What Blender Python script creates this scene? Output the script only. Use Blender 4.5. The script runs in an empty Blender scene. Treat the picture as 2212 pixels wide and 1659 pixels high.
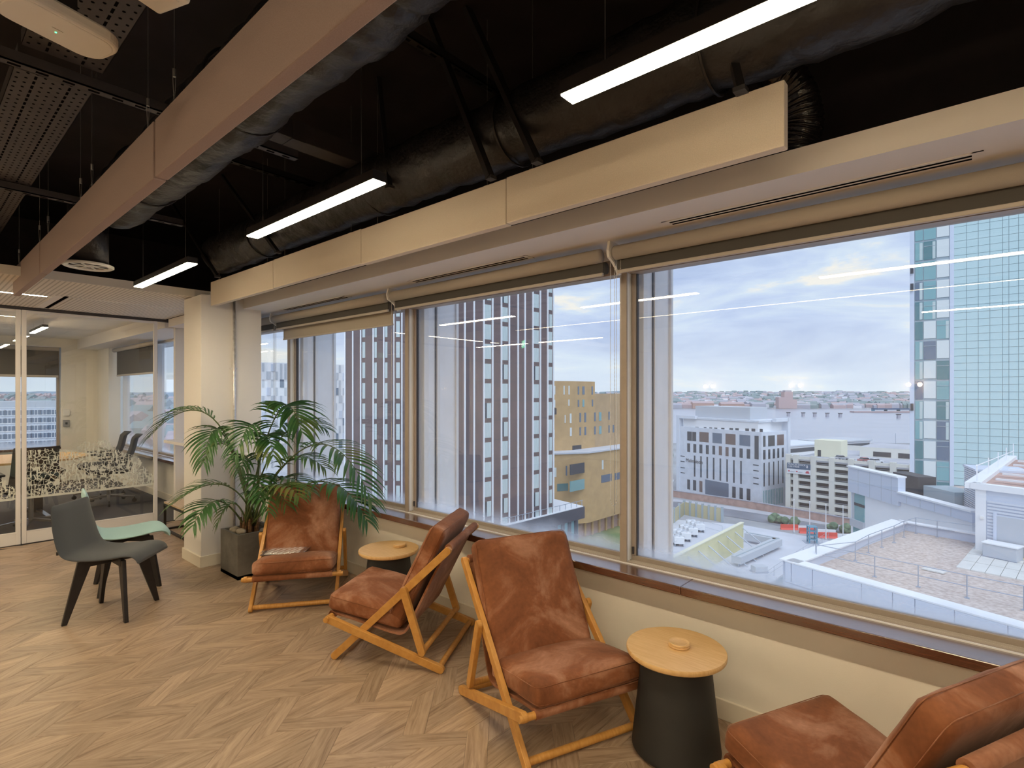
import bpy, bmesh, math, random
from mathutils import Vector, Matrix, noise
S = bpy.context.scene
C = S.collection
PI = math.pi

# ------------------------------------------------------------------ camera
F, CX, HY, H = 1165.0, 1106.0, 850.0, 1.55          # focal length, centre column, horizon row (in 2212x1659), eye height
YAW = math.radians(41.18)
SN, CS = math.sin(YAW), math.cos(YAW)
cam_d = bpy.data.cameras.new('camera')
cam = bpy.data.objects.new('camera', cam_d); C.objects.link(cam)
cam.location = (0, 0, H); cam.rotation_euler = (PI/2, 0, YAW)
cam_d.sensor_width = 36; cam_d.lens = F/2212*36
cam_d.shift_y = (HY-829.5)/2212
cam_d.clip_start = .05; cam_d.clip_end = 12000
S.camera = cam
# ------------------------------------------------------------------ view
S.view_settings.view_transform = 'Standard'
S.view_settings.look = 'None'
S.view_settings.gamma = 1
S.view_settings.use_curve_mapping = False
S.view_settings.exposure = 0.0

# ------------------------------------------------------------------ sky: a bright broken overcast, all round
w = bpy.data.worlds.new('sky'); S.world = w; w.use_nodes = True
nt = w.node_tree; nt.nodes.clear()
def N(nt, t, **k):
    n = nt.nodes.new(t)
    for a, b in k.items():
        if a.startswith('i_'):
            n.inputs[a[2:].replace('_', ' ')].default_value = b
        else: setattr(n, a, b)
    return n
def L(nt, a, b): nt.links.new(a, b)
tc = N(nt, 'ShaderNodeTexCoord'); mp = N(nt, 'ShaderNodeMapping')
mp.inputs['Scale'].default_value = (1.6, 1.6, 7.0)
L(nt, tc.outputs['Generated'], mp.inputs['Vector'])
nz = N(nt, 'ShaderNodeTexNoise'); nz.inputs['Scale'].default_value = 2.1; nz.inputs['Detail'].default_value = 7; nz.inputs['Roughness'].default_value = .55; nz.inputs['Distortion'].default_value = .5
L(nt, mp.outputs['Vector'], nz.inputs['Vector'])
cr = N(nt, 'ShaderNodeValToRGB')
e = cr.color_ramp.elements
e[0].position = .34; e[0].color = (.44, .56, .84, 1)
e[1].position = .64; e[1].color = (.98, .97, .90, 1)
k = e.new(.49); k.color = (.60, .73, .97, 1)
k = e.new(.58); k.color = (.72, .85, 1.0, 1)
L(nt, nz.outputs['Fac'], cr.inputs['Fac'])
# clearer, whiter towards the horizon (thin cloud low down), greyer above
sp = N(nt, 'ShaderNodeSeparateXYZ'); L(nt, tc.outputs['Generated'], sp.inputs['Vector'])
mr = N(nt, 'ShaderNodeMapRange'); mr.inputs['From Min'].default_value = -.01; mr.inputs['From Max'].default_value = .13
mr.inputs['To Min'].default_value = .75; mr.inputs['To Max'].default_value = 0
L(nt, sp.outputs['Z'], mr.inputs['Value'])
mx = N(nt, 'ShaderNodeMix', data_type='RGBA'); L(nt, mr.outputs['Result'], mx.inputs['Factor'])
L(nt, cr.outputs['Color'], mx.inputs['A']); mx.inputs['B'].default_value = (.80, .92, 1.0, 1)
bg = N(nt, 'ShaderNodeBackground'); bg.inputs['Strength'].default_value = 1.05
L(nt, mx.outputs['Result'], bg.inputs['Color'])
wo = N(nt, 'ShaderNodeOutputWorld'); L(nt, bg.outputs['Background'], wo.inputs['Surface'])
# added soft sun lamp, aimed to brighten the facades facing the room
sd = bpy.data.lights.new('facade_fill_sun', 'SUN'); sd.energy = 2.2; sd.angle = math.radians(60); sd.color = (.80, .90, 1)
so = bpy.data.objects.new('facade_fill_sun', sd); C.objects.link(so)
so.rotation_euler = (math.radians(38), 0, math.radians(41)); so.location = (40, -60, 80)

LAMP = (1.0, .80, .52)          # colour of every LED strip
LAMP_E = 97.0

# ------------------------------------------------------------------ helpers
def ray(px, py):
    l = (px-CX)/F
    return Vector((-SN+CS*l, CS+SN*l, (HY-py)/F))
def at(px, py, d):                       # point seen at a pixel, at forward distance d
    return Vector((0, 0, H)) + ray(px, py)*d
def onz(px, py, z):
    return at(px, py, (z-H)/ray(px, py).z)

_ids = {}
def link(o, parent=None):
    C.objects.link(o)
    if parent is not None: o.parent = parent
    return o
def tag(o, label=None, cat=None, group=None, kind=None):
    if label: o['label'] = label
    if cat: o['category'] = cat
    if group: o['group'] = group
    if kind: o['kind'] = kind
    return o
def thing(name, label, cat, loc=(0, 0, 0), rz=0, group=None):
    o = bpy.data.objects.new(name, None); C.objects.link(o)
    o.empty_display_size = .1
    o.location = loc; o.rotation_euler = (0, 0, rz)
    return tag(o, label, cat, group)
def struct_root(name, loc=(0, 0, 0), rz=0):
    o = bpy.data.objects.new(name, None); C.objects.link(o); o.location = loc; o.rotation_euler = (0, 0, rz)
    o['kind'] = 'structure'; return o
def dup(root, loc, rz, label=None, group=None, parent=None):
    r = root.copy(); C.objects.link(r); r.location = loc; r.rotation_euler = (0, 0, rz)
    if label: r['label'] = label
    if group: r['group'] = group
    for ch in root.children:
        c = ch.copy(); C.objects.link(c); c.parent = r
        for g in ch.children:
            d = g.copy(); C.objects.link(d); d.parent = c
    return r

class MB:
    def __init__(s): s.v = []; s.f = []
    def add(s, vs, fs):
        n = len(s.v); s.v += [tuple(v) for v in vs]; s.f += [tuple(i+n for i in f) for f in fs]; return s
    def box(s, x0, y0, z0, x1, y1, z1):
        return s.add([(x0,y0,z0),(x1,y0,z0),(x1,y1,z0),(x0,y1,z0),(x0,y0,z1),(x1,y0,z1),(x1,y1,z1),(x0,y1,z1)],
                     [(3,2,1,0),(4,5,6,7),(0,1,5,4),(1,2,6,5),(2,3,7,6),(3,0,4,7)])
    def beam(s, p, q, w0, h0, up=(0,0,1), w1=None, h1=None):
        p, q = Vector(p), Vector(q); d = (q-p).normalized(); u = Vector(up)
        a = d.cross(u)
        if a.length < 1e-6: a = d.cross(Vector((1,0,0)))
        a.normalize(); b = a.cross(d).normalized()
        w1 = w0 if w1 is None else w1; h1 = h0 if h1 is None else h1
        vs = []
        for c, ww, hh in ((p,w0,h0),(q,w1,h1)):
            for i, j in ((-1,-1),(1,-1),(1,1),(-1,1)): vs.append(c + a*(i*ww/2) + b*(j*hh/2))
        return s.add(vs, [(0,1,2,3),(7,6,5,4),(4,5,1,0),(5,6,2,1),(6,7,3,2),(7,4,0,3)])
    def cyl(s, p, q, r0, r1=None, n=12):
        return s.tube([p, q], [r0, r0 if r1 is None else r1], n)
    def tube(s, pts, rad, n=8, cap=True):
        pts = [Vector(p) for p in pts]
        if not isinstance(rad, (list, tuple)): rad = [rad]*len(pts)
        m = len(pts); vs = []; prev = None
        for i, p in enumerate(pts):
            d = (pts[min(i+1,m-1)]-pts[max(i-1,0)]).normalized()
            if prev is None:
                a = d.cross(Vector((0,0,1)))
                if a.length < 1e-4: a = d.cross(Vector((1,0,0)))
            else:
                a = prev - d*prev.dot(d)
                if a.length < 1e-6: a = d.cross(Vector((0,0,1)))
            a.normalize(); prev = a; b = d.cross(a)
            for k in range(n):
                t = 2*PI*k/n; vs.append(p + (a*math.cos(t)+b*math.sin(t))*rad[i])
        fs = [(i*n+k, i*n+(k+1)%n, (i+1)*n+(k+1)%n, (i+1)*n+k) for i in range(m-1) for k in range(n)]
        if cap: fs += [tuple(range(n-1,-1,-1)), tuple(range((m-1)*n, m*n))]
        return s.add(vs, fs)
    def lathe(s, prof, c=(0,0,0), n=32, cap=True):
        vs = []; m = len(prof)
        for r, z in prof:
            for k in range(n):
                t = 2*PI*k/n; vs.append((c[0]+r*math.cos(t), c[1]+r*math.sin(t), c[2]+z))
        fs = [(i*n+k, i*n+(k+1)%n, (i+1)*n+(k+1)%n, (i+1)*n+k) for i in range(m-1) for k in range(n)]
        if cap: fs += [tuple(range(n-1,-1,-1)), tuple(range((m-1)*n, m*n))]
        return s.add(vs, fs)
    def ext(s, poly, a, b, ax='y'):        # polygon in the plane across axis ax, pushed from a to b
        def P(p, t):
            return {'y': (p[0], t, p[1]), 'x': (t, p[0], p[1]), 'z': (p[0], p[1], t)}[ax]
        n = len(poly); vs = [P(p, a) for p in poly]+[P(p, b) for p in poly]
        fs = [tuple(range(n)), tuple(range(2*n-1, n-1, -1))]
        fs += [(i, i+n, (i+1)%n+n, (i+1)%n) for i in range(n)]
        return s.add(vs, fs)
    def build(s, name, mat, parent=None, smooth=False, bevel=0, seg=2, ang=40, fix=True):
        me = bpy.data.meshes.new(name); me.from_pydata(s.v, [], s.f); me.update()
        if fix:
            bm = bmesh.new(); bm.from_mesh(me); bmesh.ops.recalc_face_normals(bm, faces=bm.faces); bm.to_mesh(me); bm.free()
        if mat: me.materials.append(mat)
        if smooth:
            for p in me.polygons: p.use_smooth = True
        o = link(bpy.data.objects.new(name, me), parent)
        if bevel:
            m = o.modifiers.new('bevel', 'BEVEL'); m.width = bevel; m.segments = seg; m.limit_method = 'ANGLE'; m.angle_limit = math.radians(ang)
            if smooth: m.harden_normals = False
        if smooth and bevel:
            pass
        return o
def smooth_by_angle(o, deg=40):
    me = o.data
    for p in me.polygons: p.use_smooth = True
    bm = bmesh.new(); bm.from_mesh(me); lim = math.radians(deg)
    for ed in bm.edges:
        if len(ed.link_faces) == 2 and ed.calc_face_angle(0) > lim: ed.smooth = False
    bm.to_mesh(me); bm.free(); return o
_cube = {}
def ub(name, parent, mat, x0, y0, z0, x1, y1, z1):          # box piece sharing one mesh per material
    me = _cube.get(mat.name)
    if me is None:
        b = MB().box(-.5,-.5,-.5,.5,.5,.5); me = bpy.data.meshes.new('piece'); me.from_pydata(b.v, [], b.f); me.materials.append(mat); _cube[mat.name] = me
    o = link(bpy.data.objects.new(name, me), parent)
    o.location = ((x0+x1)/2, (y0+y1)/2, (z0+z1)/2); o.scale = (abs(x1-x0), abs(y1-y0), abs(z1-z0))
    return o
def boxo(name, mat, x0, y0, z0, x1, y1, z1, parent=None, bevel=0):
    return MB().box(x0,y0,z0,x1,y1,z1).build(name, mat, parent, bevel=bevel)
def stadium(p, q, w, n=8):                                     # flat bar with round ends, in a plane
    p, q = Vector(p), Vector(q); d = (q-p).normalized(); a0 = math.atan2(d.y, d.x); r = w/2; out = []
    for k in range(n+1):
        t = a0-PI/2+PI*k/n; out.append((q.x+r*math.cos(t), q.y+r*math.sin(t)))
    for k in range(n+1):
        t = a0+PI/2+PI*k/n; out.append((p.x+r*math.cos(t), p.y+r*math.sin(t)))
    return out
def bez(p0, p1, p2, n):
    p0, p1, p2 = Vector(p0), Vector(p1), Vector(p2)
    return [p0*(1-t)**2+p1*2*t*(1-t)+p2*t*t for t in [i/n for i in range(n+1)]]
def spline(pts, n=6):                                          # Catmull-Rom
    P = [Vector(p) for p in pts]; P = [P[0]*2-P[1]]+P+[P[-1]*2-P[-2]]; out = []
    for i in range(1, len(P)-2):
        for k in range(n):
            t = k/n
            out.append(.5*((2*P[i])+(P[i+1]-P[i-1])*t+(2*P[i-1]-5*P[i]+4*P[i+1]-P[i+2])*t*t+(3*P[i]-P[i-1]-3*P[i+1]+P[i+2])*t**3))
    out.append(P[-2]); return out

# ------------------------------------------------------------------ materials
M = {}
def new_mat(name):
    m = bpy.data.materials.new(name); m.use_nodes = True; M[name] = m
    return m, m.node_tree, m.node_tree.nodes['Principled BSDF']
def pm(name, col, rough=.5, var=0, scale=8, detail=4, bump=0, bscale=None, metal=0, col2=None, sheen=0, spec=.5, stretch=(1,1,1), lo=.35, hi=.65, coat=0):
    m, nt, b = new_mat(name)
    b.inputs['Roughness'].default_value = rough; b.inputs['Metallic'].default_value = metal
    b.inputs['Specular IOR Level'].default_value = spec
    b.inputs['Coat Weight'].default_value = coat; b.inputs['Coat Roughness'].default_value = .14; b.inputs['Coat IOR'].default_value = 1.75
    if sheen:
        b.inputs['Sheen Weight'].default_value = sheen; b.inputs['Sheen Roughness'].default_value = .45
    c = tuple(col)+(1,)
    if var or col2 or bump:
        tc = N(nt, 'ShaderNodeTexCoord'); mp = N(nt, 'ShaderNodeMapping'); mp.inputs['Scale'].default_value = stretch
        L(nt, tc.outputs['Object'], mp.inputs['Vector'])
    if var or col2:
        nz = N(nt, 'ShaderNodeTexNoise'); nz.inputs['Scale'].default_value = scale; nz.inputs['Detail'].default_value = detail; nz.inputs['Roughness'].default_value = .6
        L(nt, mp.outputs['Vector'], nz.inputs['Vector'])
        r = N(nt, 'ShaderNodeValToRGB'); r.color_ramp.elements[0].position = lo; r.color_ramp.elements[1].position = hi
        if col2:
            r.color_ramp.elements[0].color = c; r.color_ramp.elements[1].color = tuple(col2)+(1,)
        else:
            r.color_ramp.elements[0].color = tuple(x*(1-var) for x in col)+(1,); r.color_ramp.elements[1].color = tuple(min(1, x*(1+var)) for x in col)+(1,)
        L(nt, nz.outputs['Fac'], r.inputs['Fac']); L(nt, r.outputs['Color'], b.inputs['Base Color'])
    else:
        b.inputs['Base Color'].default_value = c
    if bump:
        n2 = N(nt, 'ShaderNodeTexNoise'); n2.inputs['Scale'].default_value = bscale or scale*6; n2.inputs['Detail'].default_value = 3
        L(nt, mp.outputs['Vector'], n2.inputs['Vector'])
        bp = N(nt, 'ShaderNodeBump'); bp.inputs['Strength'].default_value = bump; bp.inputs['Distance'].default_value = .01
        L(nt, n2.outputs['Fac'], bp.inputs['Height']); L(nt, bp.outputs['Normal'], b.inputs['Normal'])
    return m
def em(name, col, s):
    m, nt, b = new_mat(name)
    b.inputs['Base Color'].default_value = (.8,.8,.8,1)
    b.inputs['Emission Color'].default_value = tuple(col)+(1,); b.inputs['Emission Strength'].default_value = s
    return m
def glass_mat(name, tint=(1,1,1), f0=.045, haze=.02, frost=0.0, z0=.63, zh=.13):
    """thin pane: clear, mirror-like at grazing angles, a little dirt whose scatter also stands in for outdoor haze, frosting along the lower edge"""
    m = bpy.data.materials.new(name); m.use_nodes = True; M[name] = m; nt = m.node_tree; nt.nodes.clear()
    lw = N(nt, 'ShaderNodeLayerWeight'); lw.inputs['Blend'].default_value = .5
    pw = N(nt, 'ShaderNodeMath', operation='POWER'); pw.inputs[1].default_value = 5; L(nt, lw.outputs['Facing'], pw.inputs[0])
    ma = N(nt, 'ShaderNodeMath', operation='MULTIPLY_ADD'); ma.inputs[1].default_value = 1-f0; ma.inputs[2].default_value = f0; L(nt, pw.outputs[0], ma.inputs[0])
    tr = N(nt, 'ShaderNodeBsdfTransparent'); tr.inputs['Color'].default_value = tuple(tint)+(1,)
    gl = N(nt, 'ShaderNodeBsdfGlossy'); gl.inputs['Roughness'].default_value = 0; gl.inputs['Color'].default_value = (1,1,1,1)
    m1 = N(nt, 'ShaderNodeMixShader'); L(nt, ma.outputs[0], m1.inputs[0]); L(nt, tr.outputs[0], m1.inputs[1]); L(nt, gl.outputs[0], m1.inputs[2])
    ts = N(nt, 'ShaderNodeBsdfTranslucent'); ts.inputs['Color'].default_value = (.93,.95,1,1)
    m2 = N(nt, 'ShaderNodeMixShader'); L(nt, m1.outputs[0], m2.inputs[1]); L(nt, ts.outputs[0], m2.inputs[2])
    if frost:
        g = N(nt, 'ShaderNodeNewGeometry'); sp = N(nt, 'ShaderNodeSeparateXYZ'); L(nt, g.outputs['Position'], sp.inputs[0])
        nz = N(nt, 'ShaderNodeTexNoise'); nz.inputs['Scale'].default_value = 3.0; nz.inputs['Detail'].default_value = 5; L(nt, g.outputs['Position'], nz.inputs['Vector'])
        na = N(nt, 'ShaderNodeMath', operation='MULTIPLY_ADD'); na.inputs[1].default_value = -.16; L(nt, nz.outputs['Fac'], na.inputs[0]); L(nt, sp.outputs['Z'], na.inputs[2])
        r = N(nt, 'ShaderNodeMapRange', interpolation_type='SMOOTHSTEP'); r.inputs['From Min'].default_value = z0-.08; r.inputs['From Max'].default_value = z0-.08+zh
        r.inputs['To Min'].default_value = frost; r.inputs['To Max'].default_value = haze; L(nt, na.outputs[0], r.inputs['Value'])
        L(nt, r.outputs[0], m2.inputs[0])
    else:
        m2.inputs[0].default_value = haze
    o = N(nt, 'ShaderNodeOutputMaterial'); L(nt, m2.outputs[0], o.inputs['Surface'])
    return m

# interior
pm('cream_paint', (.82,.79,.73), .65, var=.03, scale=2, bump=.06, bscale=220)
pm('white_paint', (.82,.80,.78), .6, bump=.05, bscale=200)
pm('skirting', (.80,.75,.65), .45)
pm('soffit_white', (.78,.75,.73), .6)
pm('black_ceiling', (.013,.008,.010), .8, var=.4, scale=3)
pm('black_steel', (.012,.010,.011), .5)
pm('black_duct', (.013,.012,.014), .45, var=.4, scale=9, bump=.9, bscale=22)
pm('black_foil', (.012,.010,.012), .18, bump=1.0, bscale=18)
pm('felt', (.37,.29,.275), .95, var=.06, scale=260, bump=.25, bscale=500)  # same felt darkened: shade on the left row put into the colour
pm('felt_lit', (.76,.68,.58), .95, var=.05, scale=260, bump=.25, bscale=500)  # same felt brightened: light of the nearby lamps put into the colour
pm('light_steel', (.42,.40,.38), .35, metal=1)
pm('galvanised', (.75,.75,.76), .3, metal=.55, var=.15, scale=30)
pm('white_plastic', (.82,.80,.77), .4)
pm('white_metal', (.80,.79,.77), .35)
pm('grille_white', (.62,.62,.61), .5)
pm('dark_slot', (.006,.005,.005), .9, spec=0)
pm('tray_metal', (.075,.066,.068), .5, metal=.6, var=.15, scale=6)
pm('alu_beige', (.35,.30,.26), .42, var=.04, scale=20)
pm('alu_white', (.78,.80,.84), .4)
pm('outer_white', (.84,.87,.93), .6, var=.05, scale=3)
pm('gasket', (.05,.045,.05), .6)
pm('blind_beige', (.42,.38,.33), .85, bump=.15, bscale=700)
pm('blind_dark', (.075,.072,.068), .85)
pm('blind_bar', (.46,.42,.38), .5)
pm('carpet', (.085,.085,.095), .95, var=.35, scale=220, bump=.4, bscale=500)
pm('sill_wood', (.085,.032,.017), .22, spec=1.0, coat=1.0, col2=(.125,.050,.027), scale=6, stretch=(1,14,14), bump=.05, bscale=90)
pm('oak_frame', (.60,.315,.085), .42, col2=(.50,.24,.055), scale=7, stretch=(3,12,3), bump=.04, bscale=60)
pm('oak_top', (.70,.47,.225), .38, col2=(.62,.39,.165), scale=10, stretch=(1,14,1), bump=.03, bscale=60)
pm('charcoal_base', (.022,.023,.024), .6, var=.15, scale=4)
pm('concrete', (.105,.098,.085), .75, col2=(.16,.15,.135), scale=7, detail=7, bump=.3, bscale=30)
pm('soil', (.05,.035,.022), .95, var=.4, scale=60, bump=1, bscale=70)
pm('stone', (.36,.31,.25), .7, var=.2, scale=14)
pm('palm_stem', (.10,.14,.045), .55, var=.3, scale=12)
pm('palm_fibre', (.22,.12,.055), .85, var=.45, scale=60, bump=.8, bscale=120)
pm('grey_fabric', (.062,.072,.086), .9, var=.12, scale=320, bump=.3, bscale=700, sheen=.25)
pm('teal_fabric', (.40,.64,.68), .9, var=.06, scale=320, bump=.3, bscale=700, sheen=.2)
pm('black_wood', (.014,.012,.014), .45, var=.3, scale=20)
pm('black_plastic', (.015,.015,.017), .5)
pm('mesh_black', (.022,.022,.026), .8)
pm('chrome_grey', (.32,.31,.31), .3, metal=1)
pm('ash_top', (.62,.46,.30), .45, var=.06, scale=14, stretch=(1,10,1))
pm('brushed_plate', (.40,.37,.33), .4, metal=1)
pm('socket_black', (.02,.02,.02), .5)
pm('paper', (.82,.80,.80), .6)
pm('print_dark', (.10,.08,.08), .5)
pm('door_white', (.80,.79,.80), .5)
pm('green_sign', (.02,.30,.12), .5)
em('led_strip', LAMP, LAMP_E)
em('led_thin', LAMP, 14)
em('led_green', (.05, 1, .35), 3)
em('bulb_warm', (1,.62,.30), 160)
em('exit_green', (.04,.75,.30), 6)
em('exit_white', (.9,1,.92), 8)
glass_mat('pane', haze=.035, frost=.50, f0=.05)  # even haze also stands in for the milky veil outdoors
glass_mat('door_pane', tint=(.97,.98,.97), haze=.006, f0=.045)
glass_mat('clear_film', haze=.05, f0=.06)

# suede: brown nap with rubbed, paler patches
def suede(name, c0, c1, c2):
    m, nt, b = new_mat(name)
    b.inputs['Roughness'].default_value = .78; b.inputs['Specular IOR Level'].default_value = .28
    b.inputs['Sheen Weight'].default_value = .16; b.inputs['Sheen Roughness'].default_value = .4; b.inputs['Sheen Tint'].default_value = (1,.75,.62,1)
    tc = N(nt, 'ShaderNodeTexCoord'); oi = N(nt, 'ShaderNodeObjectInfo')
    ad = N(nt, 'ShaderNodeVectorMath', operation='ADD'); L(nt, tc.outputs['Object'], ad.inputs[0])
    ml = N(nt, 'ShaderNodeMath', operation='MULTIPLY'); ml.inputs[1].default_value = 37; L(nt, oi.outputs['Random'], ml.inputs[0]); L(nt, ml.outputs[0], ad.inputs[1])
    a = N(nt, 'ShaderNodeTexNoise'); a.inputs['Scale'].default_value = 3.2; a.inputs['Detail'].default_value = 8; a.inputs['Roughness'].default_value = .62; a.inputs['Distortion'].default_value = .7; L(nt, ad.outputs[0], a.inputs['Vector'])
    r = N(nt, 'ShaderNodeValToRGB'); el = r.color_ramp.elements
    el[0].position = .30; el[0].color = c0+(1,); el[1].position = .72; el[1].color = c2+(1,); k = el.new(.50); k.color = c1+(1,)
    L(nt, a.outputs['Fac'], r.inputs['Fac'])
    f = N(nt, 'ShaderNodeTexNoise'); f.inputs['Scale'].default_value = 60; f.inputs['Detail'].default_value = 4; L(nt, ad.outputs[0], f.inputs['Vector'])
    r2 = N(nt, 'ShaderNodeMapRange'); r2.inputs['To Min'].default_value = .78; r2.inputs['To Max'].default_value = 1.22; L(nt, f.outputs['Fac'], r2.inputs['Value'])
    mu = N(nt, 'ShaderNodeMix', data_type='RGBA', blend_type='MULTIPLY'); mu.inputs['Factor'].default_value = 1
    L(nt, r.outputs['Color'], mu.inputs['A']); L(nt, r2.outputs['Result'], mu.inputs['B']); L(nt, mu.outputs['Result'], b.inputs['Base Color'])
    bp = N(nt, 'ShaderNodeBump'); bp.inputs['Strength'].default_value = .25; bp.inputs['Distance'].default_value = .006
    L(nt, a.outputs['Fac'], bp.inputs['Height']); L(nt, bp.outputs['Normal'], b.inputs['Normal'])
    return m
suede('suede', (.135,.046,.018), (.235,.086,.036), (.47,.25,.165))

# floor boards: grain runs along u, every board its own tone
m, nt, b = new_mat('plank_wood')
uv = N(nt, 'ShaderNodeUVMap'); oi = N(nt, 'ShaderNodeObjectInfo'); ge = N(nt, 'ShaderNodeNewGeometry')
ad = N(nt, 'ShaderNodeMath', operation='ADD'); L(nt, oi.outputs['Random'], ad.inputs[0]); L(nt, ge.outputs['Random Per Island'], ad.inputs[1])
fr = N(nt, 'ShaderNodeMath', operation='FRACT'); L(nt, ad.outputs[0], fr.inputs[0])
ml = N(nt, 'ShaderNodeMath', operation='MULTIPLY'); ml.inputs[1].default_value = 91; L(nt, ad.outputs[0], ml.inputs[0])
mp = N(nt, 'ShaderNodeMapping'); mp.inputs['Scale'].default_value = (2.2, 26, 1); L(nt, uv.outputs['UV'], mp.inputs['Vector']); L(nt, ml.outputs[0], mp.inputs['Location'])
g1 = N(nt, 'ShaderNodeTexNoise'); g1.inputs['Scale'].default_value = 1.6; g1.inputs['Detail'].default_value = 9; g1.inputs['Roughness'].default_value = .66; g1.inputs['Distortion'].default_value = 1.0; L(nt, mp.outputs['Vector'], g1.inputs['Vector'])
r = N(nt, 'ShaderNodeValToRGB'); el = r.color_ramp.elements
el[0].position = .30; el[0].color = (.205,.138,.092,1); el[1].position = .74; el[1].color = (.50,.385,.285,1); k = el.new(.50); k.color = (.375,.275,.195,1)
L(nt, g1.outputs['Fac'], r.inputs['Fac'])
mr = N(nt, 'ShaderNodeMapRange'); mr.inputs['To Min'].default_value = .86; mr.inputs['To Max'].default_value = 1.12; L(nt, fr.outputs[0], mr.inputs['Value'])
mu = N(nt, 'ShaderNodeMix', data_type='RGBA', blend_type='MULTIPLY'); mu.inputs['Factor'].default_value = 1
L(nt, r.outputs['Color'], mu.inputs['A']); L(nt, mr.outputs['Result'], mu.inputs['B']); L(nt, mu.outputs['Result'], b.inputs['Base Color'])
b.inputs['Roughness'].default_value = .36; b.inputs['Specular IOR Level'].default_value = .5
bp = N(nt, 'ShaderNodeBump'); bp.inputs['Strength'].default_value = .12; bp.inputs['Distance'].default_value = .002; L(nt, g1.outputs['Fac'], bp.inputs['Height']); L(nt, bp.outputs['Normal'], b.inputs['Normal'])

# palm leaf: green, some yellowing, light shines through
m, nt, b = new_mat('palm_leaf')
oi = N(nt, 'ShaderNodeObjectInfo'); tc = N(nt, 'ShaderNodeTexCoord'); nz = N(nt, 'ShaderNodeTexNoise'); nz.inputs['Scale'].default_value = 4; nz.inputs['Detail'].default_value = 3; L(nt, tc.outputs['Object'], nz.inputs['Vector'])
ad = N(nt, 'ShaderNodeMath', operation='MULTIPLY_ADD'); ad.inputs[1].default_value = .25; L(nt, oi.outputs['Random'], ad.inputs[0]); L(nt, nz.outputs['Fac'], ad.inputs[2])
r = N(nt, 'ShaderNodeValToRGB'); el = r.color_ramp.elements
el[0].position = .35; el[0].color = (.022,.080,.022,1); el[1].position = .95; el[1].color = (.21,.19,.045,1); k = el.new(.64); k.color = (.050,.150,.040,1)
L(nt, ad.outputs[0], r.inputs['Fac']); L(nt, r.outputs['Color'], b.inputs['Base Color']); b.inputs['Roughness'].default_value = .38
ts = N(nt, 'ShaderNodeBsdfTranslucent'); L(nt, r.outputs['Color'], ts.inputs['Color'])
mxs = N(nt, 'ShaderNodeMixShader'); mxs.inputs[0].default_value = .25; out = nt.nodes['Material Output']
L(nt, b.outputs[0], mxs.inputs[1]); L(nt, ts.outputs[0], mxs.inputs[2]); L(nt, mxs.outputs[0], out.inputs['Surface'])

# ribbed / perforated acoustic ceiling
m, nt, b = new_mat('acoustic_ceiling')
tc = N(nt, 'ShaderNodeTexCoord'); wv = N(nt, 'ShaderNodeTexWave', bands_direction='Y'); wv.inputs['Scale'].default_value = 9.5; L(nt, tc.outputs['Object'], wv.inputs['Vector'])
r = N(nt, 'ShaderNodeValToRGB'); el = r.color_ramp.elements
el[0].position = .12; el[0].color = (.50,.47,.43,1); el[1].position = .42; el[1].color = (.76,.72,.67,1)
L(nt, wv.outputs['Fac'], r.inputs['Fac']); L(nt, r.outputs['Color'], b.inputs['Base Color']); b.inputs['Roughness'].default_value = .7

# white vinyl print on the glass doors: a street-map band that breaks up to the right
m = bpy.data.materials.new('vinyl_print'); m.use_nodes = True; M['vinyl_print'] = m; nt = m.node_tree; nt.nodes.clear()
tc = N(nt, 'ShaderNodeTexCoord')
mp = N(nt, 'ShaderNodeMapping'); mp.inputs['Scale'].default_value = (1, 1, 1); L(nt, tc.outputs['Object'], mp.inputs['Vector'])
sp = N(nt, 'ShaderNodeSeparateXYZ'); L(nt, mp.outputs[0], sp.inputs[0])
vo = N(nt, 'ShaderNodeTexVoronoi', feature='DISTANCE_TO_EDGE', distance='CHEBYCHEV'); vo.inputs['Scale'].default_value = 24; L(nt, mp.outputs[0], vo.inputs['Vector'])
l1 = N(nt, 'ShaderNodeMath', operation='LESS_THAN'); l1.inputs[1].default_value = .038; L(nt, vo.outputs['Distance'], l1.inputs[0])
v2 = N(nt, 'ShaderNodeTexVoronoi', distance='CHEBYCHEV'); v2.inputs['Scale'].default_value = 42; L(nt, mp.outputs[0], v2.inputs['Vector'])
l2 = N(nt, 'ShaderNodeMath', operation='GREATER_THAN'); l2.inputs[1].default_value = .60; L(nt, v2.outputs['Distance'], l2.inputs[0])
n3 = N(nt, 'ShaderNodeTexNoise'); n3.inputs['Scale'].default_value = 5.5; n3.inputs['Detail'].default_value = 3; L(nt, mp.outputs[0], n3.inputs['Vector'])
l3 = N(nt, 'ShaderNodeMath', operation='GREATER_THAN'); l3.inputs[1].default_value = .68; L(nt, n3.outputs['Fac'], l3.inputs[0])
mb = N(nt, 'ShaderNodeMath', operation='MAXIMUM'); L(nt, l1.outputs[0], mb.inputs[0]); L(nt, l2.outputs[0], mb.inputs[1])
mc = N(nt, 'ShaderNodeMath', operation='MAXIMUM'); L(nt, mb.outputs[0], mc.inputs[0])
bz = N(nt, 'ShaderNodeTexNoise'); bz.inputs['Scale'].default_value = 1.0; bz.inputs['Detail'].default_value = 2
bm2 = N(nt, 'ShaderNodeMapping'); bm2.inputs['Scale'].default_value = (1, 60, 9); L(nt, mp.outputs[0], bm2.inputs['Vector']); L(nt, bm2.outputs[0], bz.inputs['Vector'])
bt = N(nt, 'ShaderNodeMath', operation='GREATER_THAN'); bt.inputs[1].default_value = .585; L(nt, bz.outputs['Fac'], bt.inputs[0])
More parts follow.
